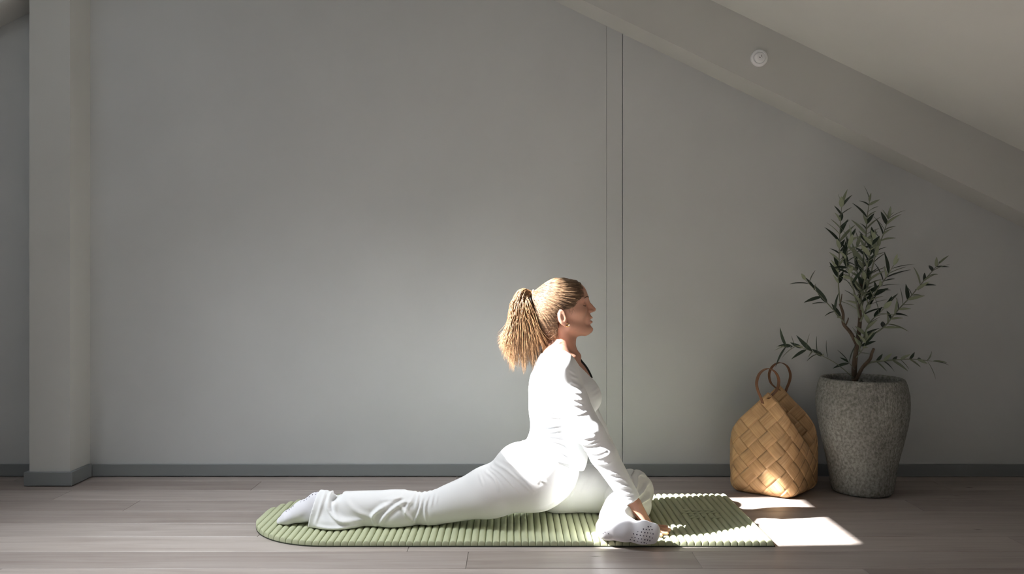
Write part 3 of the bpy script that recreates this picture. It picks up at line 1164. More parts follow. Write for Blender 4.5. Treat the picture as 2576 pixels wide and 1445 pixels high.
# ---- body (skin): one continuous surface, finest at the head and the planted hand
body = Field(grid((-.90, .02, .010), (.02, .16, .005), (.16, .34, .0021), (.34, .58, .0026), (.58, .62, .006)),
             grid((2.64, 2.70, .006), (2.70, 2.86, .0027), (2.86, 2.90, .005), (2.90, 3.10, .0022), (3.10, 3.30, .009)),
             grid((-.002, .006, .004), (.006, .16, .0026), (.16, .60, .009), (.60, .66, .004), (.66, .925, .0021), (.925, .94, .005)))
for p_, k in torso_prims(-.004) + bust_prims(-.004) + arm_prims(-.003) + leg_prims(-.006) + foot_r(-.004) + foot_l(-.005):
    body.union(p_, k)
# neck and collar
body.union(cone(N_base + Vector((-.006, 0, -.01)), N_top, .056, .0475, 1.0), .03)
body.union(cone(H(1398, 880), H(1385, 905, -.09), .036, .035), .03)
body.union(cone(H(1398, 880), H(1385, 905, .09), .036, .035), .03)
for s in (-1, 1):
    body.union(cone(H(1410, 822, s * .042), H(1448, 893, s * .016), .013, .010), .018)       # neck muscle
    body.union(cone(H(1452, 897, s * .016), H(1415, 912, s * .13), .010, .009), .02)         # collar bone
# skull and face
body.union(ell(H(1410, 762), (.0905, .073, .0885), .05), .0)
body.union(ell(H(1440, 752), (.0565, .060, .064), -.25), .02)
body.union(ell(H(1443, 793), (.0495, .0525, .062), .12), .025)
body.union(cone(H(1430, 818, -.045), H(1474, 829, -.012), .016, .0155), .02)
body.union(cone(H(1430, 818, .045), H(1474, 829, .012), .016, .0155), .02)
body.union(ell(H(1480.5, 828.5), (.0165, .020, .0145)), .014)
body.union(cone(H(1440, 836), H(1470, 837), .014, .011, 2.2), .016)                            # under the jaw
body.union(ell(H(1476, 800), (.0165, .026, .024)), .014)                                       # mouth mound
for s in (-1, 1):
    body.union(ell(H(1452, 784, s * .041), (.024, .018, .016)), .02)                           # cheekbone
    body.union(cone(H(1473, 751, s * .012), H(1461, 752, s * .042), .0085, .0085), .014)       # brow ridge
    body.cut(ell(H(1478, 763, s * .030), (.0135, .017, .0105)), .016)                          # eye socket
    body.union(ell(H(1462.5, 766, s * .031), (.0125, .0135, .0115)), .004)                     # lidded eye
    body.union(cone(H(1471.5, 768.5, s * .024), H(1467.5, 768.5, s * .041), .0016, .0014), .002)    # lash line
# nose
body.union(cone(H(1475.5, 757), H(1486, 771), .0072, .0072), .012)
body.union(cone(H(1486, 771), H(1493, 778.5), .0072, .0082), .006)
body.union(ell(H(1481.5, 776.5), (.0115, .0095, .0165), -.3), .006)
body.union(ell(H(1492, 779.5), (.0088, .0088, .0075)), .005)
for s in (-1, 1):
    body.union(ell(H(1486, 783, s * .0105), (.0095, .0065, .0068)), .006)
    body.cut(ell(H(1488.5, 787.5, s * .0062), (.0036, .0026, .0024)), .003)
body.cut(ell(H(1492, 790.5), (.006, .02, .004)), .008)
# lips and chin groove
body.union(ell(H(1485, 798.2), (.0095, .019, .0050), -.35), .004)
body.union(ell(H(1485, 811.0), (.0090, .018, .0056), .25), .004)
body.cut(ell(H(1490, 804.7), (.0120, .019, .0020), .05), .003)
body.cut(ell(H(1493, 819.5), (.0075, .022, .0048)), .008)
# ears
for s in (-1, 1):
    ec = H(1411, 796, s * .0745)
    body.union(ell(ec, (.0165, .0075, .0315), .22), .004)
    body.union(ell(H(1419, 815, s * .071), (.008, .006, .009)), .004)
    body.cut(ell(ec + Vector((.0035, s * .0088, -.001)), (.0078, .0052, .0165), .22), .005)
    body.cut(ell(ec + Vector((-.001, s * .0085, .017)), (.0085, .0035, .0075), .22), .003)
    body.union(ell(H(1419.5, 800, s * .0735), (.0045, .0045, .006)), .003)
    body.union(cone(H(1411, 783, s * .0735), H(1408, 803, s * .0735), .0026, .0026), .003)


# hands
def hand(wr, kn, tips, thumb, r=1.0):
    """wrist, four knuckles, finger tip paths, thumb path"""
    out = []
    palm = (kn[0] + kn[1] + kn[2] + kn[3]) / 4
    for i, k_ in enumerate(kn):
        out.append((cone(wr.lerp(k_, .12), k_, .0205 * r if i in (1, 2) else .0165 * r, .0105 * r), .012))
    for i, path in enumerate(tips):
        rr = (.0092, .0094, .0090, .0078)[i] * r
        pts_ = [kn[i]] + path
        for j in range(len(pts_) - 1):
            out.append((cone(pts_[j], pts_[j + 1], rr * (1 - .07 * j), rr * (1 - .07 * (j + 1))), .0025))
    for j in range(len(thumb) - 1):
        out.append((cone(thumb[j], thumb[j + 1], (.014, .0105, .0095, .0085)[j] * r, (.0105, .0095, .0085, .008)[j] * r), .005))
    return out


Z0 = MAT_TOP
# right hand planted behind the sole of the front foot, fingers forward
kn = [Vector((.470 + .004 * i, 2.772 + .0215 * (3 - i), .050 + .002 * i)) for i in range(4)]
kn = [P(1634, 1319, 2.842), P(1634, 1321, 2.820), P(1632, 1324, 2.799), P(1629, 1328, 2.779)]
tips = []
for i, k_ in enumerate(kn):
    ln = (.062, .068, .062, .048)[i]
    fan = (.16, .02, -.14, -.30)[i]
    d = Vector((math.cos(fan), math.sin(fan), 0))
    z1 = max(k_.z - .012, Z0 + .010)
    tips.append([Vector((k_.x, k_.y, 0)) + d * ln * .48 + Vector((0, 0, z1)), Vector((k_.x, k_.y, 0)) + d * ln * .8 + Vector((0, 0, Z0 + .0095)), Vector((k_.x, k_.y, 0)) + d * ln + Vector((0, 0, Z0 + .0085))])
th = [WR_R + Vector((.012, .016, -.02)), kn[0] + Vector((-.045, .022, -.004)), kn[0] + Vector((-.012, .045, -.016)), Vector((kn[0].x + .016, kn[0].y + .052, Z0 + .009))]
for p_, k in hand(WR_R, kn, tips, th): body.union(p_, k)
# left hand resting on the mat beside the far knee
knl = [WR_L + Vector((.048, -.026 + .02 * i, -.052)) for i in range(4)]
tl = []
for i, k_ in enumerate(knl):
    ln = (.054, .058, .055, .044)[i]
    d = Vector((math.cos(.1 * (i - 1)), math.sin(.1 * (i - 1)), 0))
    tl.append([k_ + d * ln * .45 + Vector((0, 0, -.018)), Vector((k_.x, k_.y, 0)) + d * ln * .8 + Vector((0, 0, Z0 + .012)), Vector((k_.x, k_.y, 0)) + d * ln + Vector((0, 0, Z0 + .0085))])
thl = [WR_L + Vector((.012, -.014, -.02)), knl[0] + Vector((-.03, -.02, -.008)), knl[0] + Vector((0, -.034, -.02)), Vector((knl[0].x + .02, knl[0].y - .036, Z0 + .01))]
for p_, k in hand(WR_L, knl, tl, thl): body.union(p_, k)

M['skin'] = material('skin', (.56, .335, .235), .5, .35)
b_ = bsdf(M['skin'])
b_.inputs['Subsurface Weight'].default_value = .25
b_.inputs['Subsurface Radius'].default_value = (.012, .005, .003)
b_.inputs['Subsurface Scale'].default_value = .6
nz, _ = noise_chain(M['skin'], 28, detail=4)
r = ramp(M['skin'], nz.outputs['Fac'], [(.3, (.45, .235, .165)), (.7, (.50, .28, .20))])
M['skin'].node_tree.links.new(r.outputs[0], b_.inputs['Base Color'])

person = empty('person', (HIP_L.x, YM, 0))
tag(person, 'person in white top and trousers with ponytail, in pigeon pose on the green mat', 'person')
body.clip(lambda x, y, z: MAT_TOP + .0014 - z + 0 * x + 0 * y)
body_o = link('body', body.mesh('body', 1), M['skin'], person)
# ------------------------------------------------------------------ clothes
def fabric(name, c, sheen=.25):
    m = material(name, c, .85, .2)
    bsdf(m).inputs['Sheen Weight'].default_value = sheen
    nz, _ = noise_chain(m, 520, detail=2)
    bp = bump(m, nz.outputs['Fac'], .12, .0008)
    m.node_tree.links.new(bp.outputs[0], bsdf(m).inputs['Normal'])
    return m


M['top'] = fabric('white jersey', (.68, .70, .72))
M['trousers'] = fabric('off white jersey', (.785, .785, .785))
M['sock'] = fabric('white knit', (.73, .72, .76))
M['black'] = material('black lace', (.010, .009, .009), .7, .3)
M['grip'] = material('sock grip dots', (.05, .04, .07), .6)


def ridge(pix, Y, w, amp, ylo, yhi, soft=.03):
    """cloth fold: raised line along photo points, at depth Y, acting between ylo and yhi"""
    pts = [P(x, y, Y) for x, y in pix]
    pts = [(p[0], p[2]) for p in catmull([(q.x, Y, q.z) for q in pts], 3)]
    xs_ = [p[0] for p in pts]; zs_ = [p[1] for p in pts]
    tot = len(pts) - 1
    def f(x, y, z):
        best = None
        for i in range(tot):
            ax, az = pts[i]; bx, bz = pts[i + 1]
            dx, dz = bx - ax, bz - az
            L2 = dx * dx + dz * dz + 1e-12
            t = np.clip(((x - ax) * dx + (z - az) * dz) / L2, 0, 1)
            d2 = (x - ax - t * dx) ** 2 + (z - az - t * dz) ** 2
            u = (i + t) / tot
            val = np.exp(-d2 / (w * w)) - .55 * np.exp(-d2 / (w * w * 5.5))
            val = val * np.sin(np.pi * np.clip(u, .06, .94)) ** .6
            if best is None: best, bd = val, d2
            else:
                m = d2 < bd
                best = np.where(m, val, best); bd = np.minimum(bd, d2)
        g = np.clip((yhi - y) / soft, 0, 1) * np.clip((y - ylo) / soft, 0, 1)
        return amp * best * g
    m = w * 5
    return f, (min(xs_) - m, ylo, min(zs_) - m), (max(xs_) + m, yhi, max(zs_) + m)


# ---- trousers
tz = Field(grid((-.735, .55, .0034)), grid((2.66, 3.25, .0042)), grid((.012, .36, .0034)))
for p_, k in torso_prims(.004)[:4]: tz.union(p_, k)
for p_, k in leg_prims(.007): tz.union(p_, k)
hem_c = P(792, 1289, 2.935)
tz.union(cone(KN_R.lerp(AN_R, .25), hem_c, .060, .0745), .03)                 # flared lower leg
tz.union(ell(P(985, 1297, 2.91), (.085, .052, .045)), .03)
tz.union(ell(P(850, 1308, 2.92), (.09, .062, .046)), .03)
tz.union(ell(P(848, 1318, 2.885), (.085, .050, .034)), .025)
tz.union(cone(KN_L, KN_L.lerp(AN_L, .35), .071, .066), .03)
tz.union(cone(KN_L.lerp(AN_L, .3), AN_L + Vector((.010, .004, -.004)), .064, .050), .03)
tz.union(ell(P(1612, 1272, 3.0), (.036, .075, .045)), .03)
tz.union(cone(P(806, 1268, 2.935), P(835, 1280, 2.935), .046, .046), .02)
tz.cut(ell(P(846, 1246, 2.93), (.020, .10, .012), .3), .014)                   # tuck above the heel
HF = [  # folds over the hip of the stretched leg
    ([(1237, 1180), (1262, 1190), (1290, 1215), (1305, 1235)], .0048, .0058), ([(1247, 1170), (1275, 1180), (1310, 1205), (1340, 1232)], .0050, .0058),
    ([(1222, 1190), (1243, 1203), (1256, 1230)], .0046, .0052), ([(1290, 1180), (1320, 1203), (1346, 1230)], .0046, .0048), ([(1205, 1197), (1215, 1218)], .004, .004),
    ([(1348, 1193), (1376, 1210)], .0045, .004), ([(1270, 1160), (1300, 1172), (1352, 1206)], .005, .0045), ([(1232, 1186), (1252, 1197), (1276, 1224)], .0042, .0048),
    ([(1395, 1228), (1420, 1222), (1440, 1208)], .004, .003), ([(1345, 1283), (1380, 1276), (1408, 1258)], .0045, .005)]
for pts_, w_, a_ in HF: tz.displace(*ridge(pts_, 2.85, w_, a_ * 1.35, 2.70, 2.98))
KF = [([(1063, 1249), (1058, 1275), (1050, 1300), (1035, 1326)], .005, .007), ([(1077, 1248), (1069, 1280), (1076, 1328)], .0048, .007), ([(1050, 1248), (1046, 1285)], .0046, .006),
      ([(1089, 1246), (1085, 1274)], .0044, .005), ([(1100, 1245), (1097, 1268)], .0044, .004), ([(1040, 1250), (1020, 1290), (1045, 1315)], .006, .006),
      ([(944, 1322), (938, 1298), (952, 1282), (968, 1272)], .0062, .010), ([(955, 1319), (975, 1290), (1010, 1266), (1032, 1264)], .007, .010), ([(1003, 1268), (1026, 1292), (1042, 1312)], .006, .008),
      ([(826, 1248), (826, 1278), (850, 1302), (885, 1314)], .0068, .011), ([(803, 1320), (850, 1322), (905, 1318)], .006, .008), ([(842, 1262), (845, 1288), (872, 1306), (925, 1308)], .008, .008),
      ([(1010, 1250), (970, 1274), (930, 1302)], .009, .007), ([(812, 1242), (806, 1280), (796, 1318)], .006, .005), ([(870, 1262), (905, 1290), (940, 1300)], .009, .006),
      ([(960, 1262), (990, 1256), (1030, 1256)], .006, .004)]
for pts_, w_, a_ in KF: tz.displace(*ridge(pts_, 2.875, w_, a_ * 1.5, 2.74, 2.99))
LF = [([(1456, 1204), (1441, 1228), (1434, 1246)], .0042, .0032), ([(1480, 1204), (1461, 1240)], .0042, .0028), ([(1502, 1196), (1480, 1228)], .0042, .0026)]
for pts_, w_, a_ in LF: tz.displace(*ridge(pts_, 3.01, w_, a_ * 1.6, 2.93, 3.2))
LK = [([(1588, 1224), (1616, 1206), (1634, 1212)], .0052, .007), ([(1585, 1236), (1618, 1230), (1640, 1228)], .0055, .008), ([(1590, 1254), (1618, 1248), (1642, 1250)], .0058, .009),
      ([(1572, 1215), (1596, 1202), (1620, 1200)], .005, .005)]
for pts_, w_, a_ in LK: tz.displace(*ridge(pts_, 2.985, w_, a_ * 1.9, 2.86, 3.2))
LA = [([(1535, 1303), (1552, 1306), (1570, 1305)], .0045, .004), ([(1560, 1296), (1585, 1306), (1600, 1318)], .005, .006), ([(1545, 1285), (1575, 1290)], .006, .004)]
for pts_, w_, a_ in LA: tz.displace(*ridge(pts_, 2.72, w_, a_, 2.66, 2.90))
# hems: stretched leg ends at the heel, folded leg at the ankle, top under the shirt
h1, h2 = P(803, 1236, 2.935), P(777, 1330, 2.90)
hn = Vector((-(h2.z - h1.z), 0, (h2.x - h1.x))); hn.normalize()
if hn.x > 0: hn = -hn
tz.clip(lambda x, y, z: (x - h1.x) * hn.x + (z - h1.z) * hn.z + 0 * y)
ad = (AN_L - KN_L).normalized(); hp = AN_L + ad * .022
tz.clip(lambda x, y, z: np.where(((x > .30) & (y < 2.86)), (x - hp.x) * ad.x * .6 + (y - hp.y) * ad.y + 0 * z, -1.0))
wl_ = P(1330, 1095, 2.95)
tz.clip(lambda x, y, z: z - wl_.z + .25 * (x - wl_.x) + 0 * y)
tz.clip(lambda x, y, z: MAT_TOP + .0016 - z + 0 * x + 0 * y)
tr_o = link('trousers', tz.mesh('trousers', 1), M['trousers'], person)

# ---- long sleeved top
tp = Field(grid((-.01, .47, .0031)), grid((2.73, 3.27, .0038)), grid((.10, .665, .0031)))
for p_, k in torso_prims(.0065): tp.union(p_, k)
tp.union(ell(H(1422, 1148), (.080, .135, .075)), .04)
for p_, k in bust_prims(.008): tp.union(p_, k)
for p_, k in arm_prims(.0085): tp.union(p_, k * 1.0)
WF = [([(1345, 1041), (1375, 1043), (1402, 1043)], .0045, .0045), ([(1346, 1057), (1385, 1054)], .0042, .0040), ([(1345, 1070), (1372, 1070), (1402, 1064)], .0045, .005),
      ([(1345, 1081), (1375, 1081), (1408, 1074)], .0045, .005), ([(1350, 1092), (1380, 1094), (1412, 1087)], .0045, .005), ([(1345, 1103), (1380, 1103), (1418, 1109)], .0045, .005),
      ([(1375, 1116), (1400, 1128), (1420, 1141)], .0042, .0045), ([(1362, 990), (1366, 998), (1374, 1003)], .0036, .0035), ([(1355, 1006), (1380, 1008)], .0038, .0035), ([(1360, 1014), (1382, 1012)], .0036, .003),
      ([(1390, 1034), (1372, 1038), (1350, 1036)], .004, .004), ([(1390, 1150), (1420, 1160), (1450, 1170)], .0045, .003)]
for pts_, w_, a_ in WF: tp.displace(*ridge(pts_, 2.89, w_, a_ * 1.9, 2.78, 3.05))
CF = [([(1458, 992), (1480, 983), (1502, 974)], .0045, .0045), ([(1455, 1003), (1482, 996), (1502, 985)], .0045, .0045), ([(1490, 1045), (1502, 1038), (1508, 1030)], .004, .004)]
for pts_, w_, a_ in CF: tp.displace(*ridge(pts_, 2.93, w_, a_ * 1.5, 2.86, 3.1))
SF = [([(1434, 933), (1449, 944)], .0036, .0042), ([(1438, 948), (1456, 957)], .0036, .0045), ([(1438, 963), (1459, 973)], .0038, .0048), ([(1436, 985), (1463, 992)], .0038, .005),
      ([(1438, 1002), (1466, 1008)], .0038, .005), ([(1440, 1016), (1471, 1022)], .0038, .005), ([(1435, 1044), (1460, 1040), (1478, 1034)], .004, .005),
      ([(1424, 1073), (1455, 1082), (1496, 1084)], .0042, .0055), ([(1430, 1085), (1462, 1099), (1492, 1096)], .0042, .0055), ([(1440, 1101), (1468, 1116), (1502, 1102)], .0044, .006),
      ([(1452, 1119), (1480, 1119), (1508, 1110)], .0042, .0055), ([(1462, 1133), (1490, 1140), (1522, 1130)], .0042, .0055), ([(1468, 1144), (1500, 1150), (1528, 1141)], .0042, .005),
      ([(1490, 1165), (1520, 1165), (1540, 1158)], .004, .0035), ([(1525, 1190), (1550, 1190), (1562, 1198)], .004, .004), ([(1538, 1205), (1566, 1204), (1582, 1220)], .004, .005),
      ([(1545, 1226), (1575, 1222), (1588, 1228)], .004, .005), ([(1556, 1242), (1576, 1240), (1592, 1240)], .004, .005), ([(1562, 1253), (1582, 1250), (1596, 1247)], .0036, .004)]
for pts_, w_, a_ in SF: tp.displace(*ridge(pts_, 2.78, w_, a_, 2.73, 2.87, .015))
# hem, cuffs, neckline
g1, g2 = P(1326, 1117, 2.93), P(1470, 1188, 2.93)
gs = (g2.z - g1.z) / (g2.x - g1.x)
def hem_f(x, y, z):
    base = g1.z + gs * (x - g1.x)
    return np.where(y > 2.83, base - z, -1.0) * np.where(x > g2.x + .03, 0.0, 1.0) - np.where(x > g2.x + .03, 1.0, 0.0)
tp.clip(hem_f)
for el, wr in ((EL_R, WR_R), (EL_L, WR_L)):
    dr = (wr - el).normalized(); cp = wr - dr * .008
    tp.clip(lambda x, y, z, dr=dr, cp=cp: np.where(np.abs(y - cp.y) < .07, (x - cp.x) * dr.x + (y - cp.y) * dr.y + (z - cp.z) * dr.z, -1.0) + 0 * x)
n1, n2 = H(1404, 890), H(1494, 966)
nsl = (n2.z - n1.z) / (n2.x - n1.x)
def neck_f(x, y, z):
    above = np.minimum(z - (n1.z + nsl * (x - n1.x)), z - n1.z + .35 * (x - n1.x) * 0 + .0)
    above = np.where(x > n1.x, z - (n1.z + nsl * (x - n1.x)), z - n1.z - .1 * (n1.x - x))
    wid = .118 - .38 * np.clip(n1.z - z, 0, .12)
    return np.minimum(above, wid - np.abs(y - YM - .004))
tp.clip(neck_f)
tp_o = link('top', tp.mesh('top', 1), M['top'], person)

# black lace camisole showing in the neckline
cm = Field(grid((.17, .33, .0025)), grid((2.93, 3.10, .0025)), grid((.50, .66, .0025)))
for p_, k in torso_prims(.0025)[4:]: cm.union(p_, k)
for p_, k in bust_prims(.0025): cm.union(p_, k)
cm.union(cone(N_base + Vector((-.006, 0, -.01)), N_top, .0565, .049, 1.0), .03)
c1, c2 = H(1448, 893), H(1470, 915)
cm.clip(lambda x, y, z: np.maximum(np.abs(y - YM - .022) - .046, (z - P(1470, 899, YM).z) - .0 * x + 0 * y))
cm.clip(lambda x, y, z: .228 - x + 0 * y + 0 * z)
cm.clip(lambda x, y, z: P(1490, 950, YM).z - z + 0 * x + 0 * y)
link('camisole', cm.mesh('camisole', 1), M['black'], person)

# ---- socks
sr = Field(grid((-.90, -.64, .003)), grid((2.85, 3.02, .003)), grid((.012, .16, .003)))
for p_, k in foot_r(.0025): sr.union(p_, k)
sr.clip(lambda x, y, z: MAT_TOP + .0016 - z + 0 * x + 0 * y)
sr_o = link('sock', sr.mesh('sock', 1), M['sock'], person)
sl_ = Field(grid((.28, .53, .0027)), grid((2.64, 2.83, .0027)), grid((.012, .16, .0027)))
for p_, k in foot_l(.0025): sl_.union(p_, k)
# toes pressed together make shallow grooves along the front edge
sl_.clip(lambda x, y, z: MAT_TOP + .0016 - z + 0 * x + 0 * y)
sl_o = link('sock', sl_.mesh('sock', 1), M['sock'], person)


def dots(field, centres, axis, rad, name, parent):
    """small flat discs set onto the sock along an axis"""
    a = Acc()
    axis = Vector(axis).normalized()
    for c in centres:
        q = None
        p0 = Vector(c) - axis * .08
        for k in range(110):
            q_ = p0 + axis * (.0015 * k)
            if field.at(q_) < .0: q = q_; break
        if q is None: continue
        e = .003
        nrm = Vector([field.at(q + Vector(d)) - field.at(q - Vector(d)) for d in ((e, 0, 0), (0, e, 0), (0, 0, e))])
        if nrm.length < 1e-6: continue
        nrm.normalize()
        t1 = nrm.cross(Vector((0, 0, 1)) if abs(nrm.z) < .9 else Vector((1, 0, 0))).normalized(); t2 = nrm.cross(t1)
        V = [q + nrm * .0016]; n = 10
        for rr, hh in ((.7, .0013), (1, .0), (1, -.002)):
            for k in range(n):
                an = 2 * math.pi * k / n
                V.append(q + nrm * hh + (t1 * math.cos(an) + t2 * math.sin(an)) * rad * rr)
        Fc = [(0, 1 + k, 1 + (k + 1) % n) for k in range(n)]
        for s_ in range(2):
            Fc += [(1 + s_ * n + k, 1 + s_ * n + n + k, 1 + s_ * n + n + (k + 1) % n, 1 + s_ * n + (k + 1) % n) for k in range(n)]
        a.add(V, Fc)
    if a.V:
        o = link(name, a.build(name), M['grip'], parent, True)
        o['kind'] = 'stuff'


cs = []
rows = [[(1627, 1322), (1634, 1323)], [(1614, 1327), (1621, 1328), (1629, 1329), (1636, 1329)], [(1601, 1334), (1609, 1334), (1617, 1335), (1624, 1336), (1631, 1337), (1638, 1339)],
        [(1590, 1340), (1598, 1341), (1606, 1342), (1614, 1343), (1621, 1344), (1629, 1346), (1636, 1349)], [(1587, 1349), (1594, 1349), (1602, 1351), (1609, 1351), (1617, 1353), (1624, 1354), (1630, 1356)],
        [(1584, 1356), (1593, 1358), (1601, 1358), (1609, 1360), (1616, 1361), (1622, 1363)], [(1588, 1366), (1595, 1368), (1602, 1368), (1609, 1369), (1616, 1368)],
        [(1523, 1341), (1531, 1344), (1519, 1345)]]
for rw in rows:
    for x_, y_ in rw: cs.append(P(x_, y_, 2.70))
dots(sl_, cs, (-.12, 1, 0), .0024, 'grip_dots', sl_o)
cs = []
for x_, y_ in ((797, 1243), (790, 1245), (782, 1250), (775, 1254), (769, 1260), (762, 1266), (744, 1277), (738, 1278), (731, 1281), (724, 1285)):
    for dy in (-.016, .0, .016):
        cs.append(P(x_, y_, 2.935) + Vector((0, dy, 0)))
dots(sr, cs, (.55, 0, -1), .0024, 'grip_dots', sr_o)
# ------------------------------------------------------------------ hair
def hair_mat(name, lo, mid, hi, sc):
    m = material(name, mid, .5, .35)
    L = m.node_tree.links
    nz, mp = noise_chain(m, 1.0, sc, 4, .6)
    r = ramp(m, nz.outputs['Fac'], [(.3, lo), (.5, mid), (.7, hi)])
    L.new(r.outputs[0], bsdf(m).inputs['Base Color'])
    bp = bump(m, nz.outputs['Fac'], .5, .003)
    L.new(bp.outputs[0], bsdf(m).inputs['Normal'])
    return m


M['hair_cap'] = hair_mat('brown hair', (.065, .036, .021), (.16, .095, .053), (.30, .195, .115), (30, 120, 260))
M['hair_tail'] = hair_mat('golden brown hair', (.12, .060, .029), (.26, .145, .070), (.42, .255, .13), (160, 160, 22))

cap_c = H(1409, 761); CAPR = (.0955, .0775, .0925)


def poly_sd(px, pz, poly):
    """signed distance to a polygon in the side view, negative inside"""
    d = None; ins = None
    n = len(poly)
    for i in range(n):
        ax, az = poly[i]; bx, bz = poly[(i + 1) % n]
        ex, ez = bx - ax, bz - az
        wx, wz = px - ax, pz - az
        t = np.clip((wx * ex + wz * ez) / (ex * ex + ez * ez), 0, 1)
        q = (wx - t * ex) ** 2 + (wz - t * ez) ** 2
        d = q if d is None else np.minimum(d, q)
        c = ((az > pz) != (bz > pz)) & (px < (bx - ax) * (pz - az) / (bz - az + 1e-12) + ax)
        ins = c if ins is None else ins ^ c
    return np.where(ins, -1, 1) * np.sqrt(d)


hl = [(1340, 690), (1440, 690), (1463, 708), (1459, 722), (1456, 738), (1460, 750), (1447, 757), (1442, 770), (1428, 777), (1414, 778), (1403, 783), (1398, 800), (1402, 822), (1400, 850), (1385, 856), (1340, 830)]
hpoly = [((lambda q: (q.x, q.z))(H(x, y))) for x, y in hl]
hf = Field(grid((.05, .29, .0024)), grid((2.90, 3.10, .0026)), grid((.66, .94, .0024)))
hf.union(ell(cap_c, CAPR, .05), 0)
hf.union(ell(H(1440, 752), (.0595, .0635, .0672), -.25), .02)
hf.union(ell(H(1385, 790), (.062, .066, .062), .3), .03)
hf.union(cone(H(1393, 815), H(1398, 846), .052, .045, 1.05), .03)
hf.union(ell(H(1352, 748), (.022, .024, .020)), .03)
def strand_disp(x, y, z):
    # combed grooves fanning out from the tie
    t = H(1343, 741)
    ang = np.arctan2(z - t.z, x - t.x + .02)
    az = np.arctan2(y - YM, x - t.x + .03)
    return .0011 * np.sin(ang * 62 + az * 9 + 2.5 * np.sin(ang * 7)) + .0007 * np.sin(ang * 117 + az * 30)
hf.displace(strand_disp, (.05, 2.9, .66), (.3, 3.1, .94))
hf_full = hf.d.copy()
hf.clip(lambda x, y, z: poly_sd(x, z, hpoly) + 0 * y)
hair_o = link('hair', hf.mesh('hair', 1), M['hair_cap'], person)

# loose combed strands over the cap
hr = random.Random(3)
a = Acc()
tie = H(1347, 741)


hsurf = Field(hf.x, hf.y, hf.z); hsurf.d = hf_full
HC = H(1400, 775)


def on_cap(p, lift):
    """push a point out of the head until it lies just on the hair surface"""
    d = p - HC
    if d.length < 1e-4: return p
    d.normalize()
    q = HC + d * .045
    for k in range(75):
        q = HC + d * (.045 + k * .0011)
        if hsurf.at(q) > lift: break
    return q


starts = [(1461, 712), (1458, 724), (1456, 736), (1459, 748), (1447, 757), (1442, 769), (1428, 776), (1412, 778), (1402, 786), (1399, 802), (1402, 822), (1400, 848), (1386, 853)]
for s_ in (-1, 1):
    for k in range(420 if s_ < 0 else 160):
        u = hr.random() * (len(starts) - 1)
        i = int(u); f_ = u - i
        x_ = starts[i][0] * (1 - f_) + starts[i + 1][0] * f_ + hr.uniform(-5, 2); y_ = starts[i][1] * (1 - f_) + starts[i + 1][1] * f_
        z_ = H(x_, y_)
        dx = (z_.x - cap_c.x) / CAPR[0]; dz = (z_.z - cap_c.z) / CAPR[2]
        yy = math.sqrt(max(.0, 1 - dx * dx - dz * dz)) * CAPR[1] if dx * dx + dz * dz < 1 else 0
        p0 = Vector((z_.x, YM + s_ * yy, z_.z))
        if i < 2: p0 = on_cap(Vector((z_.x, YM + s_ * hr.uniform(0, .05), z_.z)), 0)
        end = tie + Vector((0, s_ * hr.uniform(.0, .014), hr.uniform(-.012, .012)))
        pts_ = []
        sag = hr.uniform(-.004, .006)
        for q in range(9):
            t = q / 8
            p = p0.lerp(end, t)
            p.z += sag * math.sin(math.pi * t)
            p.y = YM + (p.y - YM) * (1 - .0 * t) + s_ * .055 * math.sin(math.pi * t) * (1 - t) * 1.0
            lift = .0003 + hr.uniform(0, .0008)
            if t < .9: p = on_cap(p, lift)
            pts_.append(p)
        V, Fc = tube(pts_, [.00025 + .0005 * math.sin(math.pi * min(1, .12 + t / 8)) for t in range(9)], 4, False)
        a.add(V, Fc)
# wisps in front of the ear and at the nape
for k in range(12):
    s_ = -1
    p0 = H(hr.uniform(1404, 1440), hr.uniform(770, 782), s_ * .066)
    p1 = p0 + Vector((hr.uniform(-.012, .012), -.004, -hr.uniform(.008, .022)))
    V, Fc = tube([p0, p0.lerp(p1, .5) + Vector((hr.uniform(-.003, .003), -.003, 0)), p1], [.0004, .0003, .00015], 4, False); a.add(V, Fc)
for k in range(26):
    p0 = H(hr.uniform(1385, 1402), hr.uniform(800, 842), -.058)
    p1 = p0 + Vector((hr.uniform(-.03, .008), hr.uniform(-.006, .004), -hr.uniform(.0, .016)))
    V, Fc = tube([p0, p0.lerp(p1, .5) + Vector((hr.uniform(-.003, .003), -.005, 0)), p1], [.0004, .00035, .00015], 4, False); a.add(V, Fc)
link('combed_strands', a.build('combed_strands'), M['hair_cap'], hair_o, True)

# ponytail: inner mass plus locks of strands
pt_o = None
core = Field(grid((-.03, .13, .0032)), grid((2.90, 3.10, .0036)), grid((.56, .89, .0032)))
core.union(cone(H(1338, 739), H(1312, 742), .0105, .017, 1.1), .01)
core.union(cone(H(1312, 744), H(1303, 790), .018, .027, 1.15), .015)
core.union(cone(H(1303, 790), H(1300, 850), .027, .030, 1.25), .02)
core.union(cone(H(1318, 800), H(1345, 862), .020, .022, 1.2), .02)
core.union(cone(H(1298, 850), H(1288, 893), .030, .012, 1.4), .02)
core.union(cone(H(1335, 850), H(1340, 890), .022, .010, 1.4), .02)
core.displace(lambda x, y, z: .0016 * np.sin((x * 430 + y * 300) + 4 * np.sin(z * 30)) + 0 * z, (-.03, 2.9, .56), (.13, 3.1, .89))
pt_o = link('ponytail', core.mesh('ponytail', 1), M['hair_tail'], person)
a = Acc()
NT = 1700
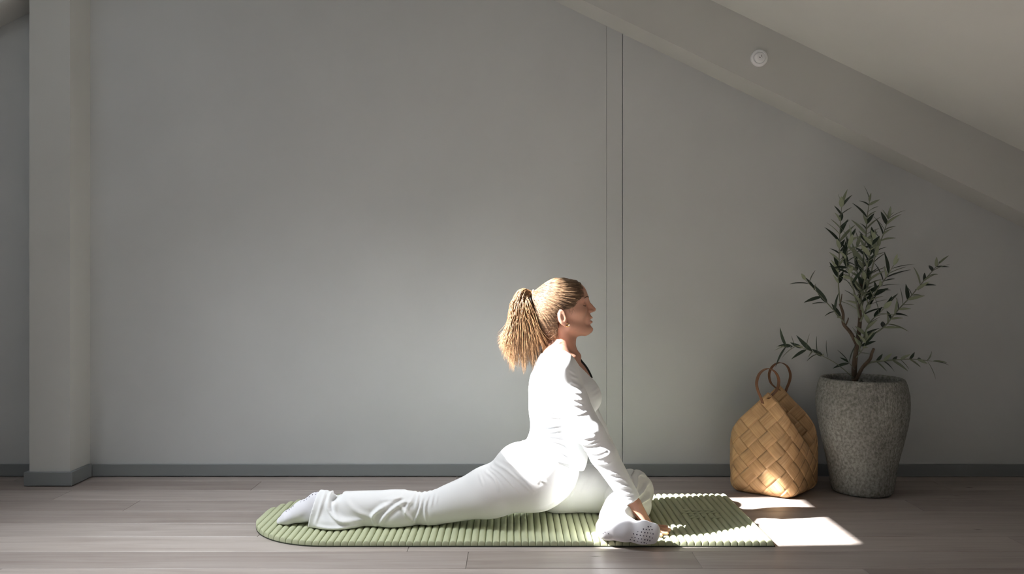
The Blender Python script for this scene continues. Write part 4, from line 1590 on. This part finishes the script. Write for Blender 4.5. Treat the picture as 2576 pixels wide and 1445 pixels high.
for k in range(NT):
    u = hr.random()                       # 0 left tips ... 1 right tips by the neck
    side = hr.gauss(0, 1); side = max(-1.8, min(1.8, side))
    rim = abs(hr.gauss(0, .6))
    ex = 1258 + u * 128
    ey = 868 + 62 * math.sin(math.pi * min(1, .12 + u * .75)) ** .7 - u * 22 + hr.choice((hr.uniform(-52, -8), hr.uniform(-18, 10), hr.uniform(-8, 14))) + 9 * math.sin(u * 31)
    if u < .15: ey = 858 + u * 330 + hr.uniform(-14, 10)
    if u > .8: ey = 876 + hr.uniform(-22, 14)
    p0 = H(1341 + hr.uniform(-3, 3), 739 + hr.uniform(-5, 5), hr.uniform(-.009, .009))
    arch = 728 + hr.uniform(0, 16) if u < .6 else 736 + hr.uniform(0, 12)
    p1 = H(1318 + (u - .4) * 16 + hr.uniform(-6, 4), arch + u * 6, side * .012)
    p2 = H(1288 + u * 48 + hr.uniform(-7, 7), 778 + hr.uniform(-10, 10), side * .026)
    p3 = H(1276 + u * 82 + hr.uniform(-8, 8), 828 + hr.uniform(-10, 10), side * .033)
    p4 = H(ex, ey, side * .036 + hr.uniform(-.006, .006))
    pts_ = [Vector(q) for q in catmull([p0, p1, p2, p3, p4], 4)]
    # slight curl at the ends
    n_ = len(pts_)
    rr = hr.uniform(.00045, .0009)
    rad = [rr * (.7 + .5 * math.sin(math.pi * i / n_)) if i < n_ - 4 else rr * (n_ - 1 - i) / 4 * .9 + .00015 for i in range(n_)]
    wv, wp = hr.uniform(.0008, .0022), 6 * u + hr.uniform(-.6, .6)
    for i in range(4, n_): pts_[i] += Vector((wv * math.sin(i * .75 + wp), wv * .6 * math.cos(i * .6 + wp), 0))
    curl = hr.uniform(-.5, 1.3)
    for i in range(n_ - 5, n_):
        w = (i - n_ + 5) / 5
        pts_[i] += Vector((-.011 * w * (1.3 if u < .4 else -.4), 0, .004 * w * (1.5 if u < .3 else .4))) * curl
    V, Fc = tube(pts_, rad, 4, False)
    a.add(V, Fc)
link('tail_strands', a.build('tail_strands'), M['hair_tail'], pt_o, True)

# hair tie: beaded ring
M['tie'] = material('beige hair tie', (.55, .47, .38), .45, .5)
a = Acc()
tc_ = H(1343.5, 740); tax = Vector((-1, 0, .12)).normalized()
t1 = Vector((0, 1, 0)); t2 = tax.cross(t1)
for ring in (-.0045, .0045):
    for k in range(11):
        an = 2 * math.pi * (k + (.5 if ring > 0 else 0)) / 11
        c = tc_ + tax * ring + (t1 * math.cos(an) + t2 * math.sin(an)) * .0125
        bm = bmesh.new(); bmesh.ops.create_icosphere(bm, subdivisions=1, radius=.0043)
        a.add([v.co + c for v in bm.verts], [tuple(v.index for v in f.verts) for f in bm.faces]); bm.free()
link('hair_tie', a.build('hair_tie'), M['tie'], person, True)

# gold hoop earring
M['gold'] = material('gold', (.80, .55, .22), .25, .5, 1.0)
ec = H(1424, 815, -.0755)
pts_ = [ec + Vector((math.cos(t) * .0062, -.0008 + math.sin(t) * .002, math.sin(t) * .0062)) for t in [math.pi * (.35 + 1.75 * k / 16) for k in range(17)]]
V, Fc = tube(pts_, [.0013] * 17, 8)
link('earring', mesh('earring', V, Fc), M['gold'], person, True)

# eyebrows and lashes follow the brow
M['brow'] = material('dark brow hair', (.045, .025, .018), .7, .2)
for s in (-1, 1):
    a = Acc()
    for path, rr in (([(1474.5, 748, .013), (1471, 746.6, .024), (1464, 746.5, .036), (1454, 750, .049)], .0014),):
        pts_ = []
        for (x_, y_, dy) in path:
            p = H(x_, y_, s * dy)
            # settle onto the skin by marching inwards along X
            q = p + Vector((.03, 0, 0))
            for k in range(60):
                if body.at(q) < .0006: break
                q.x -= .0012
            pts_.append(q)
        V, Fc = tube([Vector(p) for p in catmull(pts_, 3)], [rr * (.5 + .5 * math.sin(math.pi * (.15 + .8 * i / 9))) for i in range(10)], 6)
        a.add(V, Fc)
    link('eyebrow', a.build('eyebrow'), M['brow'], person, True)
    pts_ = []
    for (x_, y_, dy) in [(1473, 767, .020), (1470, 769.2, .029), (1464, 769.8, .039), (1457, 767.5, .047)]:
        q = H(x_, y_, s * dy) + Vector((.03, 0, 0))
        for k in range(60):
            if body.at(q) < .0004: break
            q.x -= .001
        pts_.append(q)
    V, Fc = tube([Vector(p) for p in catmull(pts_, 3)], [.0012] * 10, 5)
    link('eyelashes', mesh('eyelashes', V, Fc), M['brow'], person, True)
